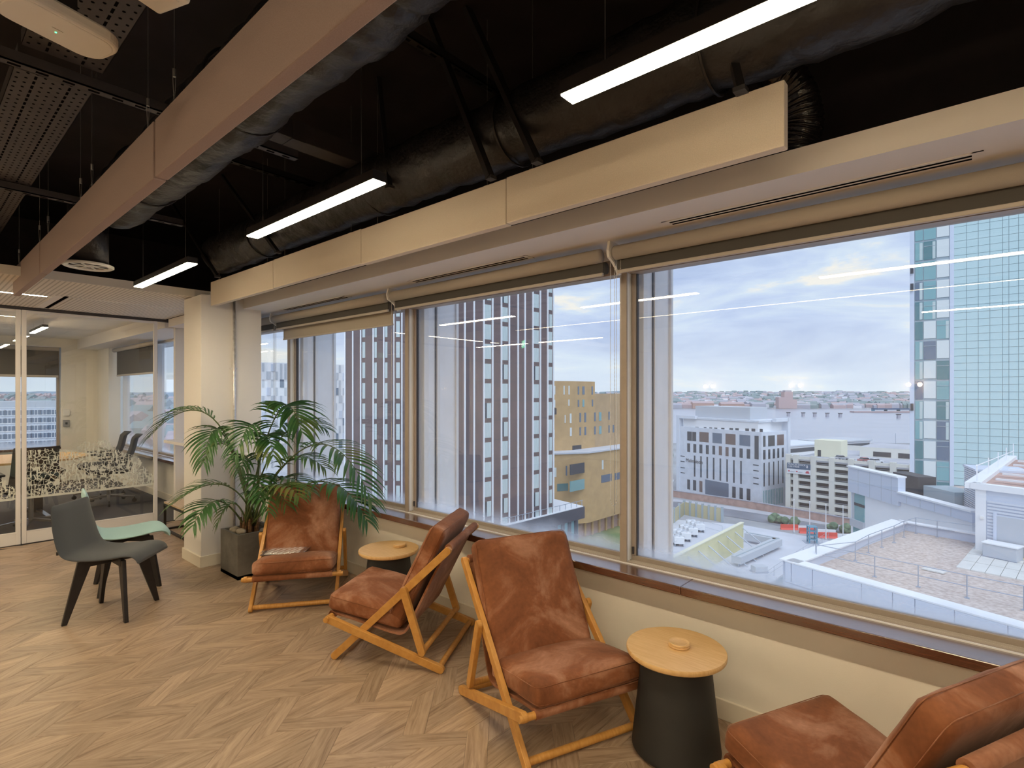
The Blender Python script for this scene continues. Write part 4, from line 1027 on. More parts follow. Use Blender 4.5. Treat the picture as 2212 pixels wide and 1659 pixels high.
# ================================================================== THE CITY OUTSIDE
ZG = -38.0
RT = Vector((CS, SN, 0)); FW = Vector((-SN, CS, 0))
def Wd(lat, d, z): v = RT*lat+FW*d; return Vector((v.x, v.y, z))
def G(px, py): return onz(px, py, ZG)
pm('asphalt', (.22,.23,.27), .9, var=.15, scale=.08)
pm('pavement', (.46,.47,.52), .9, var=.1, scale=.1)
pm('paved_land', (.33,.34,.36), .9, var=.25, scale=.03)
pm('grass_ext', (.16,.24,.08), .95, col2=(.40,.36,.16), scale=.09, detail=6)
pm('water', (.36,.38,.45), .28, var=.06, scale=.02, bump=.5, bscale=.15, spec=.6)
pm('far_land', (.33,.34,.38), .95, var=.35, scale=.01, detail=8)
pm('far_hill_hazy', (.24,.30,.37), .95, var=.25, scale=.006, detail=8)  # paled towards blue, distance haze put into the colour
pm('house_red_hazy', (.44,.34,.35), .9); pm('house_pale', (.62,.62,.66), .9); pm('house_grey', (.38,.38,.44), .9); pm('house_green_hazy', (.22,.28,.29), .95)  # red and green paled: haze over the far shore put into the colour
pm('stone_pale', (.66,.70,.78), .8, var=.07, scale=.5, detail=6)
pm('panel_white', (.80,.81,.84), .7); pm('panel_grey', (.50,.53,.58), .6); pm('panel_lilac', (.60,.65,.76), .5, var=.03, scale=.6)
pm('render_white', (.86,.87,.90), .8, var=.03, scale=.4)
pm('concrete_pale', (.68,.67,.62), .8, var=.06, scale=.3); pm('cream_wall', (.74,.72,.56), .8)
pm('ext_dark', (.045,.045,.055), .6)
pm('win_dark', (.040,.050,.070), .12, spec=.8); pm('win_brown', (.16,.11,.10), .15, spec=.7); pm('win_blue', (.12,.17,.25), .12, spec=.8)
pm('win_teal', (.20,.40,.43), .10, spec=.8); pm('win_deep_teal', (.07,.20,.23), .1, spec=.8); pm('win_blind', (.70,.74,.74), .35, spec=.5); pm('win_curtain', (.52,.60,.60), .3, var=.1, scale=2, stretch=(6,6,.3))
pm('tower_brown', (.135,.085,.080), .5, var=.12, scale=.3); pm('fin_white', (.86,.88,.92), .5); pm('podium_dark', (.075,.07,.085), .6)
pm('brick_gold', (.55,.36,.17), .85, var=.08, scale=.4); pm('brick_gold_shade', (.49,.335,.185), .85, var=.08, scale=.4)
pm('tile_glass', (.50,.66,.68), .16, var=.05, scale=.15, spec=.7); pm('tile_frame', (.36,.43,.48), .5)
pm('gravel', (.44,.355,.31), .95, col2=(.66,.57,.52), scale=5, detail=9, bump=1, bscale=9)
pm('roof_felt', (.58,.60,.66), .85, var=.06, scale=.2); pm('paver', (.66,.65,.62), .85, var=.06, scale=1)
pm('yellow_wall', (.70,.66,.40), .85, var=.04, scale=1.5); pm('fence_yellow', (.52,.47,.30), .85)
pm('steel_rail', (.42,.46,.54), .4, metal=.4); pm('louvre', (.62,.66,.74), .5); pm('brick_red', (.45,.30,.26), .9, var=.15, scale=.6)
pm('barrier_red', (.80,.09,.06), .5); pm('blue_steel', (.10,.30,.42), .5); pm('banner_navy', (.045,.10,.19), .6); pm('banner_white', (.78,.80,.84), .6); pm('banner_red', (.55,.06,.09), .6)
pm('car_white', (.80,.81,.83), .3); pm('car_grey', (.35,.36,.40), .3); pm('car_red', (.40,.10,.08), .3); pm('tyre', (.02,.02,.02), .8)
pm('tree_leaf', (.13,.20,.12), .9, var=.4, scale=.8); pm('tree_bark', (.12,.09,.07), .9)

def quad(name, mat, pts):
    m_ = MB().add(pts, [tuple(range(len(pts)))]); o = m_.build(name, mat); o['kind'] = 'structure'; return o
quad('ground_city', M['paved_land'], [Wd(-3000,-60,ZG), Wd(3000,-60,ZG), Wd(3000,430,ZG), Wd(-3000,430,ZG)])
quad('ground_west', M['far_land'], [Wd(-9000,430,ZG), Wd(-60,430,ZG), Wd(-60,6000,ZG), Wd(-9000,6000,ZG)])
quad('river', M['water'], [Wd(-80,428,ZG-1.2), Wd(9000,428,ZG-1.2), Wd(9000,1420,ZG-1.2), Wd(-80,1420,ZG-1.2)])
def landz(D): return ZG+max(0, D-1400)/1600*42
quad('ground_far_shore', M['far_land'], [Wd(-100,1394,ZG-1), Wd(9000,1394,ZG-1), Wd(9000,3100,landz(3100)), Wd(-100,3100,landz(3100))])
for i_, (D, zb, am, sd_) in enumerate(((2500,-9,9,1.3),(3300,-2,14,4.1),(5200,2,26,8.7))):
    top, bot = [], []
    m_ = MB(); vs = []; n_ = 260
    for k in range(n_+1):
        la = -D*2.6+D*5.4*k/n_; h_ = zb+am*(.5+.6*noise.noise(Vector((la/700+sd_, sd_, 0)))+.25*noise.noise(Vector((la/160, sd_, 3)))+.10*noise.noise(Vector((la/35, sd_, 5))))
        vs += [Wd(la, D-180, ZG-2), Wd(la, D, h_), Wd(la, D+400, ZG-2)]
    fs = []
    for k in range(n_): b0 = 3*k; fs += [(b0,b0+3,b0+4,b0+1),(b0+1,b0+4,b0+5,b0+2)]
    o = m_.add(vs, fs).build('hills_%d' % (i_+1), M['far_hill_hazy']); o['kind'] = 'structure'
# far houses and trees: too many and too small to count
random.seed(21)
def scatter(name, label, mat, n_, dmin, dmax, l0, l1, sz, hz, z_of, cat):
    m_ = MB()
    for _ in range(n_):
        D = dmin+(dmax-dmin)*random.random()**1.2; la = D*random.uniform(l0, l1); z = z_of(D); a_ = random.uniform(-.4,.4)+.5; w_, d_, h_ = random.uniform(*sz), random.uniform(*sz)*.7, random.uniform(*hz)
        c, s_ = math.cos(a_), math.sin(a_); o = Wd(la, D, z-3)
        P = [(o.x+c*x-s_*y, o.y+s_*x+c*y) for x, y in ((-w_/2,-d_/2),(w_/2,-d_/2),(w_/2,d_/2),(-w_/2,d_/2))]
        rg = [(o.x-c*w_/2, o.y-s_*w_/2), (o.x+c*w_/2, o.y+s_*w_/2)]
        vs = [(p[0],p[1],o.z) for p in P]+[(p[0],p[1],o.z+3+h_) for p in P]+[(p[0],p[1],o.z+3+h_*1.45) for p in rg]
        m_.add(vs, [(0,1,5,4),(1,2,6,5),(2,3,7,6),(3,0,4,7),(4,5,9,8),(6,7,8,9),(5,6,9),(7,4,8)])
    o = m_.build(name, mat, fix=False); tag(o, label, cat, kind='stuff')
scatter('distant_houses_red', 'reddish roofs of distant houses across the river', M['house_red_hazy'], 700, 1430, 2900, .02, 1.05, (12,34), (5,9), landz, 'houses')
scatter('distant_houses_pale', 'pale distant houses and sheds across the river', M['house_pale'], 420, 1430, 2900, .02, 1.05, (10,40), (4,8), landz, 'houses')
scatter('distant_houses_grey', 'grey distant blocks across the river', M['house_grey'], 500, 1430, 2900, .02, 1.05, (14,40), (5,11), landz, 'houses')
scatter('distant_trees', 'dark green distant trees between the houses across the river', M['house_green_hazy'], 700, 1430, 3000, .0, 1.05, (14,40), (6,11), landz, 'trees')
scatter('distant_houses_west', 'distant rooftops seen through the meeting room window', M['house_red_hazy'], 420, 320, 2300, -1.2, -.55, (10,30), (6,14), lambda D: ZG+(D-300)*.012, 'houses')
scatter('distant_trees_west', 'distant trees seen through the meeting room window', M['house_green_hazy'], 260, 320, 2300, -1.2, -.55, (14,30), (8,15), lambda D: ZG+(D-300)*.012, 'trees')
# quay wall, jetty posts and pontoon on the far shore
t = thing('river_pontoon', 'blue and rusty pontoon with ramps at the far river bank', 'pontoon', Wd(800, 1150, ZG))
boxo('deck', M['house_red_hazy'], -75,-8,-.8,110,8,2.2, t); boxo('canopy', M['banner_navy'], -30,-6,5,105,6,8, t)
for x in range(-30, 106, 27): boxo('post', M['blue_steel'], x-.6,-5,2,x+.6,5,5.2, t)
t.rotation_euler = (0,0,YAW)
for i_, px in enumerate((1703,1735,1760,1787,1815,1941)):
    p = onz(px, 899+(px-1700)*.02, ZG-1.2); t = thing('mooring_dolphin', 'dark mooring post standing in the river, '+('first','second','third','fourth','fifth','last')[i_]+' counted from the pale tower', 'post', p, YAW, 'mooring posts in the river')
    boxo('pier', M['house_grey'], -2,-2,-1,2,2,6, t); boxo('cap', M['ext_dark'], -2.6,-2.6,6,2.6,2.6,7.2, t)
t = thing('waterfront_tower', 'pale brick waterfront tower across the river rising to the horizon', 'tower', Wd(1420*(1700-CX)/F, 1420, ZG), YAW)
boxo('shaft', M['house_red_hazy'], -11,-9,0,11,9,44, t); boxo('crown', M['house_grey'], -8,-7,44,8,7,48, t); boxo('wing', M['house_red_hazy'], -26,-9,0,-11,9,30, t); boxo('wing', M['house_red_hazy'], 11,-9,0,22,9,24, t)
for i_, (px, py, w_, h_, lb) in enumerate(((1517,880,40,14,'long red brick warehouse at the far bank, left one'),(1580,880,44,12,'long red brick warehouse at the far bank, right one'))):
    p = Wd(1430*(px-CX)/F, 1430, ZG); t = thing('brick_warehouse', lb, 'building', p, YAW); boxo('walls', M['brick_red'], -w_/2*1.4,-9,0,w_/2*1.4,9,h_, t); MB().ext([(-9.5,h_),(9.5,h_),(0,h_+5)], -w_*.7, w_*.7, 'x').build('roof', M['house_red_hazy'], t)

class Fac:
    """one upright facade: a = left end, b = right end on the plan, as seen from the room"""
    def __init__(s, root, a, b):
        s.r = root; s.a = Vector((a.x, a.y, 0)); s.b = Vector((b.x, b.y, 0)); s.d = (s.b-s.a).normalized(); s.n = Vector((s.d.y, -s.d.x, 0)); s.len = (s.b-s.a).length
        if s.n.dot(-s.a) < 0: s.n = -s.n
        s.ang = math.atan2(s.d.y, s.d.x)
    def uz(s, px, py):
        r_ = ray(px, py); t = s.n.dot(s.a)/s.n.dot(r_); p = Vector((0,0,H))+r_*t
        return (p-s.a).dot(s.d), p.z
    def box(s, name, mat, u0, z0, u1, z1, out=.1, dep=.3, parent=None):
        c = s.a+s.d*((u0+u1)/2)+s.n*(out-dep/2); c.z = (z0+z1)/2; c = c-s.r.location
        o = ub(name, s.r, mat, -.5,-.5,-.5,.5,.5,.5); o.location = c; o.scale = (max(.02,abs(u1-u0)), dep, max(.02,abs(z1-z0))); o.rotation_euler = (0,0,s.ang); return o
    def px(s, name, mat, x0, y0, x1, y1, out=.1, dep=.3):
        ym, xm = (y0+y1)/2, (x0+x1)/2; u0 = s.uz(x0, ym)[0]; u1 = s.uz(x1, ym)[0]; za = s.uz(xm, y0)[1]; zb = s.uz(xm, y1)[1]
        return s.box(name, mat, u0, zb, u1, za, out, dep)
def solid(root, name, mat, pts, z0, z1):
    return MB().ext([(p.x-root.location.x, p.y-root.location.y) for p in pts], z0-root.location.z, z1-root.location.z, 'z').build(name, mat, root)
def text_on(fac, root, txt, mat, u, z, size, out=.16, name='lettering'):
    cu = bpy.data.curves.new(name, 'FONT'); cu.body = txt; cu.size = size; cu.extrude = .02; cu.space_character = 1.02
    tmp = bpy.data.objects.new(name, cu); C.objects.link(tmp); me = bpy.data.meshes.new_from_object(tmp); bpy.data.objects.remove(tmp)
    me.materials.clear(); me.materials.append(mat)
    o = link(bpy.data.objects.new(name, me), root); c = fac.a+fac.d*u+fac.n*out; c.z = z; o.location = c-root.location; o.rotation_euler = (PI/2, 0, fac.ang); return o

# ---- pale stone hotel with the dark window slots
A, Cn, R_ = G(1466,1061), G(1645,1100), G(1702,1089)
t = thing('hotel_building', 'pale stone hotel block with dark slot windows on the quay', 'building', (Cn.x, Cn.y, ZG))
B4 = A+R_-Cn; ztop = -11.7
solid(t, 'walls', M['stone_pale'], [A, Cn, R_, B4], ZG, ztop)
ce = (A+Cn+R_+B4)/4
def shr(k): return [ce+(p-ce)*k for p in (A, Cn, R_, B4)]
solid(t, 'attic_storey', M['panel_white'], shr(.90), ztop, ztop+3.2); solid(t, 'attic_roof', M['stone_pale'], shr(.93), ztop+3.2, ztop+3.9); solid(t, 'plant_room', M['panel_grey'], shr(.66), ztop+3.9, ztop+8.3)
f1, f2 = Fac(t, A, Cn), Fac(t, Cn, R_)
def c1_(r): return [1430+r[0]/5.35, 820+r[1]/5.35, 1430+r[2]/5.35, 820+r[3]/5.35]
W1 = [(293,600,345,705),(350,605,395,710),(433,608,540,722),(585,618,692,735),(735,628,850,750),(897,640,1020,765),(1070,650,1117,920),
 (293,737,325,835),(363,745,396,843),(433,750,467,852),(508,757,541,860),(584,765,614,865),(658,770,693,874),(735,780,770,884),(812,787,850,893),(897,795,933,902),(980,803,1020,914),
 (370,878,386,1120),(443,886,459,1130),(515,893,532,1140),(589,902,606,1155),(667,911,683,1167),(745,921,761,1180),(823,931,840,1193),(905,940,922,1205),
 (215,880,263,890),(215,941,263,950),(215,1013,265,1022),(217,1073,265,1081),(1053,983,1118,994),(1055,1048,1118,1058),(1055,1132,1118,1142),(1055,1198,1117,1210),
 (293,1155,325,1268),(360,1162,395,1280),(433,1172,467,1298),(500,1178,770,1350),(812,1238,852,1365),(897,1250,935,1380),(980,1262,1022,1398),
 (607,1362,622,1410),(660,1370,692,1420),(762,1390,780,1437),(815,1400,855,1445),(897,1402,940,1450),(1008,1437,1050,1485),(1082,1450,1125,1495)]
for i_, r_ in enumerate(W1): f1.px('window', M['win_brown'] if i_ in (2,4,12,13,35) else M['win_blue'] if i_ in (3,5,36) else M['win_dark'], *c1_(r_), out=.06)
W2 = [(1168,650,1195,775),(1227,645,1302,768),(1330,635,1407,757),(1168,812,1195,922),(1227,806,1250,917),(1280,800,1305,910),(1332,793,1354,903),(1384,788,1406,896),(1173,962,1186,1235),(1230,955,1243,1225),(1284,947,1296,1215),(1338,938,1349,1206),(1391,930,1402,1196)]
for i_, r_ in enumerate(W2): f2.px('window', M['win_brown'] if i_ == 2 else M['win_dark'], *c1_(r_), out=.06)
for k in range(13):
    x = 1168+k*18.4; f2.px('grille_slot', M['win_teal'], *c1_((x, 1285-k*3.4, x+8, 1475-k*4.2)), out=.05)
for x0, x1 in ((300,330),(385,425),(485,515),(548,580),(605,640),(685,722),(780,822),(848,888),(963,1005),(1035,1078),(1130,1160)):
    f3 = Fac(t, *[ce+(p-ce)*.90 for p in (A, Cn)]); f3.px('attic_window', M['win_dark'], *c1_((x0, 545+(x0-300)*.03, x1, 580+(x0-300)*.035)), out=.05)
text_on(f1, t, 'Malmaison', M['ext_dark'], f1.uz(1482,995)[0], f1.uz(1482,997)[1], 2.0)
for fx, u in ((f1, .0), (f2, f2.len)):
    fx.box('portal_frame', M['stone_pale'], u-.8, ZG, u+.8, ztop+4.5, out=.5, dep=2.2); 
f1.box('portal_beam', M['stone_pale'], 0, ztop+3.3, 9, ztop+4.5, out=.5, dep=1.5); f2.box('portal_beam', M['stone_pale'], f2.len-8, ztop+3.3, f2.len, ztop+4.5, out=.5, dep=1.5)

# ---- multi-storey car park with the banner
A, B_ = G(1702,1109), G(1844,1131); d_ = (B_-A).normalized(); B2 = A+d_*((B_-A).length*2.05)
t = thing('car_park_building', 'cream concrete multi-storey car park with open decks and a banner', 'building', (A.x, A.y, ZG))
f = Fac(t, A, B2); bk_ = -f.n; zt = -19.3; dep_ = 46
inn = [A-f.n*1.2, B2-f.n*1.2, B2-f.n*dep_, A-f.n*dep_]
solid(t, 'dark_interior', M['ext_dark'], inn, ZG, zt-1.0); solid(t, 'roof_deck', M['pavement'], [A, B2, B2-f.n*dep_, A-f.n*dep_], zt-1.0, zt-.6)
lev = 8; hs = (zt-ZG)/lev
for k in range(lev+1):
    z = ZG+k*hs; f.box('spandrel', M['concrete_pale'], 0, z-.42, f.len, z+.45, out=.25, dep=.5); f.box('guard_rail', M['steel_rail'], 0, z+.75, f.len, z+.85, out=.1, dep=.12)
for px in (1703.5,1720,1757.6,1797.4,1839,1884,1930,1972):
    u = f.uz(px, 1050)[0]; f.box('column', M['concrete_pale'], u-.75, ZG, u+.75, zt+.9, out=.7, dep=1.4)
f.box('back_parapet', M['concrete_pale'], 0, zt-.6, f.len, zt+1.2, out=-dep_+1, dep=.6)
fb = Fac(t, A-f.n*dep_*.55, B2-f.n*dep_*.55); fb.box('upper_ramp_wall', M['concrete_pale'], 14, zt-.6, fb.len, zt+2.6, out=0, dep=.6)
for k in range(7): fb.box('ramp_opening', M['ext_dark'], 18+k*7, zt-.3, 23+k*7, zt+1.3, out=.1, dep=.5)
solid(t, 'upper_deck', M['pavement'], [A-f.n*dep_*.56+f.d*14, B2-f.n*dep_*.56, B2-f.n*dep_, A-f.n*dep_+f.d*14], zt+2.2, zt+2.7)
st_ = [A-f.n*14+f.d*3.5, A-f.n*14+f.d*11.5, A-f.n*21+f.d*11.5, A-f.n*21+f.d*3.5]
solid(t, 'stair_tower', M['cream_wall'], st_, zt-.6, zt+5.0)
fs_ = Fac(t, st_[0], st_[1]); fs_.box('stair_door', M['ext_dark'], 1, zt-.6, 2, zt+1.6)
for k in range(6):
    fb2 = Fac(t, A-f.n*(dep_-1), B2-f.n*(dep_-1)); fb2.box('deck_lamp', M['steel_rail'], 20+k*8, zt+2.6, 20.15+k*8, zt+6.5, out=0, dep=.15)
u0, z1 = f.uz(1702.4, 998.5); u1, z0 = f.uz(1753, 1026)
f.box('banner', M['banner_white'], u0, z0, u1, z1, out=.95, dep=.12)
f.box('banner_band', M['banner_navy'], u0, z0+(z1-z0)*.46, u1, z1, out=1.0, dep=.1)
fs_ = (u1-u0)
text_on(f, t, 'PRINCES DOCK', M['banner_white'], u0+fs_*.035, z1-(z1-z0)*.20, fs_*.108, out=1.04); text_on(f, t, 'CAR PARK', M['banner_white'], u0+fs_*.035, z1-(z1-z0)*.40, fs_*.108, out=1.04)
uu, zz = u0+fs_*.86, z1-(z1-z0)*.36
f.box('banner_crest', M['banner_white'], uu-.25, zz, uu+.25, zz+.8, out=1.05, dep=.06); f.box('banner_crest', M['banner_navy'], uu-.12, zz+.25, uu+.12, zz+.65, out=1.08, dep=.05)
for k, x in enumerate((.42, .50)): pass
uu = u0+fs_*.88; zz = z0+(z1-z0)*.14
f.box('car_symbol', M['banner_red'], uu-.55, zz, uu+.55, zz+.38, out=1.05, dep=.06); f.box('car_symbol', M['banner_red'], uu-.35, zz+.38, uu+.35, zz+.72, out=1.05, dep=.06)
for x in (.06, .40):
    uu = u0+fs_*x; f.box('round_symbol', M['banner_red'], uu, zz+.1, uu+.45, zz+.5, out=1.05, dep=.06); f.box('small_print', M['panel_grey'], uu+.7, zz+.25, uu+2.0, zz+.33, out=1.05, dep=.06); f.box('small_print', M['panel_grey'], uu+.7, zz+.05, uu+1.7, zz+.13, out=1.05, dep=.06)
def car(p, rz, mat, label):
    t = thing('parked_car', label, 'car', p, rz, 'cars on the car park roof')
    MB().ext([(-2.1,.35),(2.1,.35),(2.15,.75),(1.2,.92),(-1.9,.95),(-2.15,.75)], -.85, .85, 'y').build('body', mat, t, bevel=.08)
    MB().ext([(-1.6,.93),(1.0,.93),(.45,1.42),(-1.1,1.45)], -.74, .74, 'y').build('cabin_glass', M['win_dark'], t, bevel=.05); MB().ext([(-1.05,1.43),(.40,1.41),(.3,1.47),(-.95,1.5)], -.7, .7, 'y').build('roof', mat, t)
    for x in (-1.3, 1.35):
        for y in (-.82, .82): MB().cyl((x,y-.1,.32),(x,y+.1,.32),.32,n=14).build('wheel', M['tyre'], t)
zc = zt-.6
for (u, off, rz_, mt, lb) in ((13,9,.4,'car_grey','grey car on the car park roof beside the stair tower'),(20,8,.3,'car_red','reddish grey car on the car park roof, second from the stair tower'),(23,7,.35,'car_white','pale car on the car park roof beside the dark ramp'),(44,8,.2,'car_white','white car on the car park roof near the glass tower')):
    p = A+f.d*u-f.n*off; car((p.x, p.y, zc), f.ang+rz_+.6, M[mt], lb)

# ---- terminal sheds behind the car park, by the river
for i_, (px0, px1, d0, z1_, mt, lb) in enumerate(((1700,1782,330,-29,'panel_white','low white riverside terminal shed behind the car park'),(1790,1880,365,-30,'roof_felt','long curved roof riverside terminal behind the car park'))):
    a_, b_ = at(px0, 900, d0), at(px1, 900, d0+20); t = thing('terminal_shed', lb, 'building', (a_.x, a_.y, ZG)); ff = Fac(t, a_, b_)
    ff.box('walls', M[mt], 0, ZG, ff.len, z1_-2, out=0, dep=20); ff.box('window_band', M['win_dark'], 1, z1_-6, ff.len-1, z1_-3.5, out=.1, dep=.3); ff.box('roof', M['panel_grey' if i_ else 'stone_pale'], -1, z1_-2, ff.len+1, z1_-1.2, out=1, dep=23)

# ---- brown tower with white fins
zb = -19.0
P0, P1, P2 = at(745,900,79.5), at(985,900,78), at(1195,900,92.8)
t = thing('apartment_tower', 'tall brown tower with white vertical fins and curtained windows', 'tower', (P1.x, P1.y, ZG))
n1 = Fac(t, P0, P1); n2 = Fac(t, P1, P2); P3 = P2-n2.n*22; P4 = P0-n1.n*24
solid(t, 'walls', M['tower_brown'], [P0, P1, P2, P3, P4], ZG, 46)
for px in (1003,1023,1044,1063,1082,1099,1118,1133,1150,1166,1182,1194.5):
    u = n2.uz(px, 850)[0]; n2.box('fin', M['fin_white'], u-.075, zb, u+.075, 46, out=.25, dep=.3)
for px in (746,763,780,807,830,852,869): 
    u = n1.uz(px, 850)[0]; n1.box('fin', M['fin_white'], u-.075, zb, u+.075, 46, out=.25, dep=.3)
random.seed(5)
for k in range(-9, 5):
    z1_ = 9.09+3.0*k
    for a_, b_ in ((1046.5,1060.5),(1083.5,1096.5),(1151.5,1163.5),(1183,1192)):
        u0, u1 = n2.uz(a_, 850)[0], n2.uz(b_, 850)[0]; jx = random.choice((0,0,.35))*(u1-u0)
        n2.box('window', M['win_curtain'], u0+jx, z1_-2.3, u1, z1_, out=.06); 
        if jx: n2.box('window', M['win_dark'], u0, z1_-2.3, u0+jx, z1_, out=.05)
    for a_, b_ in ((783,789),(809,814),(832,837),(856,864)):
        u0, u1 = n1.uz(a_, 850)[0], n1.uz(b_, 850)[0]; n1.box('window', M['win_curtain'], u0, z1_-2.3, u1, z1_, out=.06)
    n2.box('floor_joint', M['podium_dark'], 0, z1_+.3, n2.len, z1_+.36, out=.02, dep=.1)
# podium
q1, q2, q3 = onz(880,1189,zb), onz(1263,1093,zb), onz(1150,1066,zb); q4 = q3+(q1-q2)
t = thing('podium_building', 'low dark podium building with a pale roof below the brown tower', 'building', (q2.x, q2.y, ZG))
solid(t, 'fascia', M['podium_dark'], [q1, q2, q3, q4], zb-2.2, zb-.1); ce2 = (q1+q2+q3+q4)/4
solid(t, 'roof', M['panel_white'], [ce2+(p-ce2)*.985 for p in (q1,q2,q3,q4)], zb-.1, zb+.05)
lw_ = [ce2+(p-ce2)*.93 for p in (q1,q2,q3,q4)]; solid(t, 'lower_storey', M['win_teal'], lw_, zb-7, zb-2.2); fp = Fac(t, lw_[0], lw_[1])
for k in range(22): fp.box('post', M['podium_dark'], fp.len-1.2-k*1.9, zb-7, fp.len-.5-k*1.9, zb-2.2, out=.3, dep=.5)
solid(t, 'plinth', M['podium_dark'], [ce2+(p-ce2)*1.03 for p in (q1,q2,q3,q4)], ZG, zb-7)
fr_ = Fac(t, q1, q2)
for k in range(12): fr_.box('rail_post', M['steel_rail'], fr_.len-.3-k*1.6, zb, fr_.len-.22-k*1.6, zb+1.0, out=-.4, dep=.08)
fr_.box('rail', M['steel_rail'], fr_.len-20, zb+.95, fr_.len, zb+1.03, out=-.4, dep=.08)

# ---- golden brick building
Cg = at(1234.5,900,150); Lg = at(1165,900,146); Rg = at(1350,900,170)
t = thing('golden_brick_building', 'golden brick block with narrow windows beside the brown tower', 'building', (Cg.x, Cg.y, ZG))
g1, g2 = Fac(t, Lg, Cg), Fac(t, Cg, Rg); um = g2.uz(1285,850)[0]; Mg = g2.a+g2.d*um
bk2 = -g2.n*30
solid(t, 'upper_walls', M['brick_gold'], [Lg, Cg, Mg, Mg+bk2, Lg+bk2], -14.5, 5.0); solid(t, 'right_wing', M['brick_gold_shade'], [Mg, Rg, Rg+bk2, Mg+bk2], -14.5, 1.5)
o_ = g2.n*5+g1.n*1
solid(t, 'lower_walls', M['brick_gold'], [Lg+g1.n*4, Cg+o_, Rg+o_, Rg+bk2, Lg+bk2], ZG+4.6, -14.5); solid(t, 'terrace_roof', M['roof_felt'], [Lg+g1.n*4.4, Cg+o_*1.08, Rg+o_*1.08, Rg+bk2, Lg+bk2], -14.6, -14.2); solid(t, 'base', M['brick_red'], [Lg+g1.n*2, Cg+o_*.6, Rg+o_*.6, Rg+bk2, Lg+bk2], ZG, ZG+4.6)
def c6(r): return [1180+r[0]/4.047, 800+r[1]/4.047, 1180+r[2]/4.047, 800+r[3]/4.047]
for r_ in ((62,135,78,212),(150,135,160,212),(193,135,203,212),(62,258,78,325),(192,255,202,310),(205,378,220,462),(160,390,168,460),(62,520,72,590),(206,500,222,575)): g1.px('window', M['win_blind'], *c6(r_))
for r_ in ((275,140,286,212),(315,140,333,212),(395,140,407,212),(275,258,286,318),(316,255,331,318),(398,255,408,315),(290,372,302,452),(332,370,347,452),(418,368,431,445),(460,366,480,442),(543,362,553,432),(290,498,302,568),(333,495,347,565),(418,490,431,560),(461,486,481,556),(543,480,553,545),(580,478,592,543)): g2.px('window', M['win_teal'] if r_[0] in (316,460,461) else M['win_blue'], *c6(r_))
g2.px('recess', M['ext_dark'], *c6((228,655,305,735))); g1.px('balcony', M['ext_dark'], *c6((40,330,78,385)), out=.8, dep=.8)
for r_, mt in (((210,815,332,905),'win_dark'),((210,960,332,1050),'win_teal'),((480,910,570,975),'win_blue'),((485,785,498,865),'win_blind'),((596,895,640,955),'win_blue')):
    g3 = Fac(t, Cg+o_, Rg+o_); g3.px('window', M[mt], *c6(r_))
g4 = Fac(t, Lg+g1.n*4, Cg+o_)
for r_, mt in (((65,850,88,932),'win_blind'),((170,835,182,920),'win_blue'),((95,990,190,1055),'win_deep_teal')): g4.px('window', M[mt], *c6(r_))
g5 = Fac(t, Cg+o_*.62, Rg+o_*.62)
for k in range(8): g5.box('base_post', M['brick_gold'], 1+k*3.4, ZG, 1.6+k*3.4, ZG+4.6, out=.4, dep=.5)
# lawn in front
lw1 = [G(1255,1150),G(1400,1150),G(1400,1088),G(1258,1088)]
quad('ground_lawn', M['grass_ext'], [Vector((p.x,p.y,ZG+.15)) for p in (G(1180,1300),G(1420,1300),G(1360,1092),G(1215,1092))])

# ---- checkered building at the far left of the windows
a_, b_ = at(545,900,138), at(765,900,152)
t = thing('checkered_building', 'white and grey checker panelled block behind the palm', 'building', (a_.x, a_.y, ZG)); f = Fac(t, a_, b_)
solid(t, 'walls', M['panel_white'], [a_, b_, b_-f.n*25, a_-f.n*25], ZG, 9.6)
random.seed(8)
for i in range(24):
    for j in range(13):
        q_ = random.random()
        if (i+j) % 2 == 0 or q_ < .15:
            u = i*f.len/24; z = 9.4-j*2.1
            f.box('facade_panel', M['panel_grey'] if q_ < .62 else M['win_blue'] if q_ < .82 else M['panel_lilac'], u+.05, z-2.05, u+f.len/24*(.55 if q_ < .5 else .95), z, out=.08+.1*q_, dep=.3)

# ---- glass tower on the right
a_, b_ = at(1973,900,83), at(2330,900,72)
t = thing('glass_tower', 'tall pale blue glass tiled tower at the right', 'tower', (a_.x, a_.y, ZG)); f = Fac(t, a_, b_)
solid(t, 'core', M['tile_frame'], [a_, b_, b_-f.n*20, a_-f.n*14], ZG, 44)
us = [f.uz(px, 850)[0] for px in (1976,1994.5,2022.5,2051.5)]
random.seed(31)
for k in range(-9, 8):
    z1_ = 12.5+3.03*k; nb = random.choice((1, 2, 2))
    for j in range(3):
        mt = 'win_blind' if j == nb else random.choice(('win_teal','win_deep_teal','win_teal','win_blue'))
        f.box('window', M[mt], us[j]+.06, z1_-(2.75 if j != nb else 2.6), us[j+1]-.06, z1_, out=.10)
        if mt != 'win_blind' and j: f.box('transom', M['tile_frame'], us[j]+.06, z1_-.75, us[j+1]-.06, z1_-.68, out=.15, dep=.1)
        if mt != 'win_blind' and random.random() < .5: f.box('curtain', M['win_curtain'], us[j+1]-.45, z1_-2.7, us[j+1]-.1, z1_-.1, out=.12, dep=.05)
f.box('edge_strip', M['panel_lilac'], us[3], ZG, us[3]+.5, 44, out=.16); f.box('edge_strip', M['panel_lilac'], -.45, ZG, us[0]-.05, 44, out=.16)
ux = [f.uz(px, 850)[0] for px in (2059,2088,2113,2138,2165.5,2179,2200,2222,2250)]
for k in range(42):
    z = -12+1.06*k
    for j in range(7): f.box('glass_tile', M['tile_glass'], ux[j]+.022, z+.022, ux[j+1]-.022, z+1.038, out=.14)
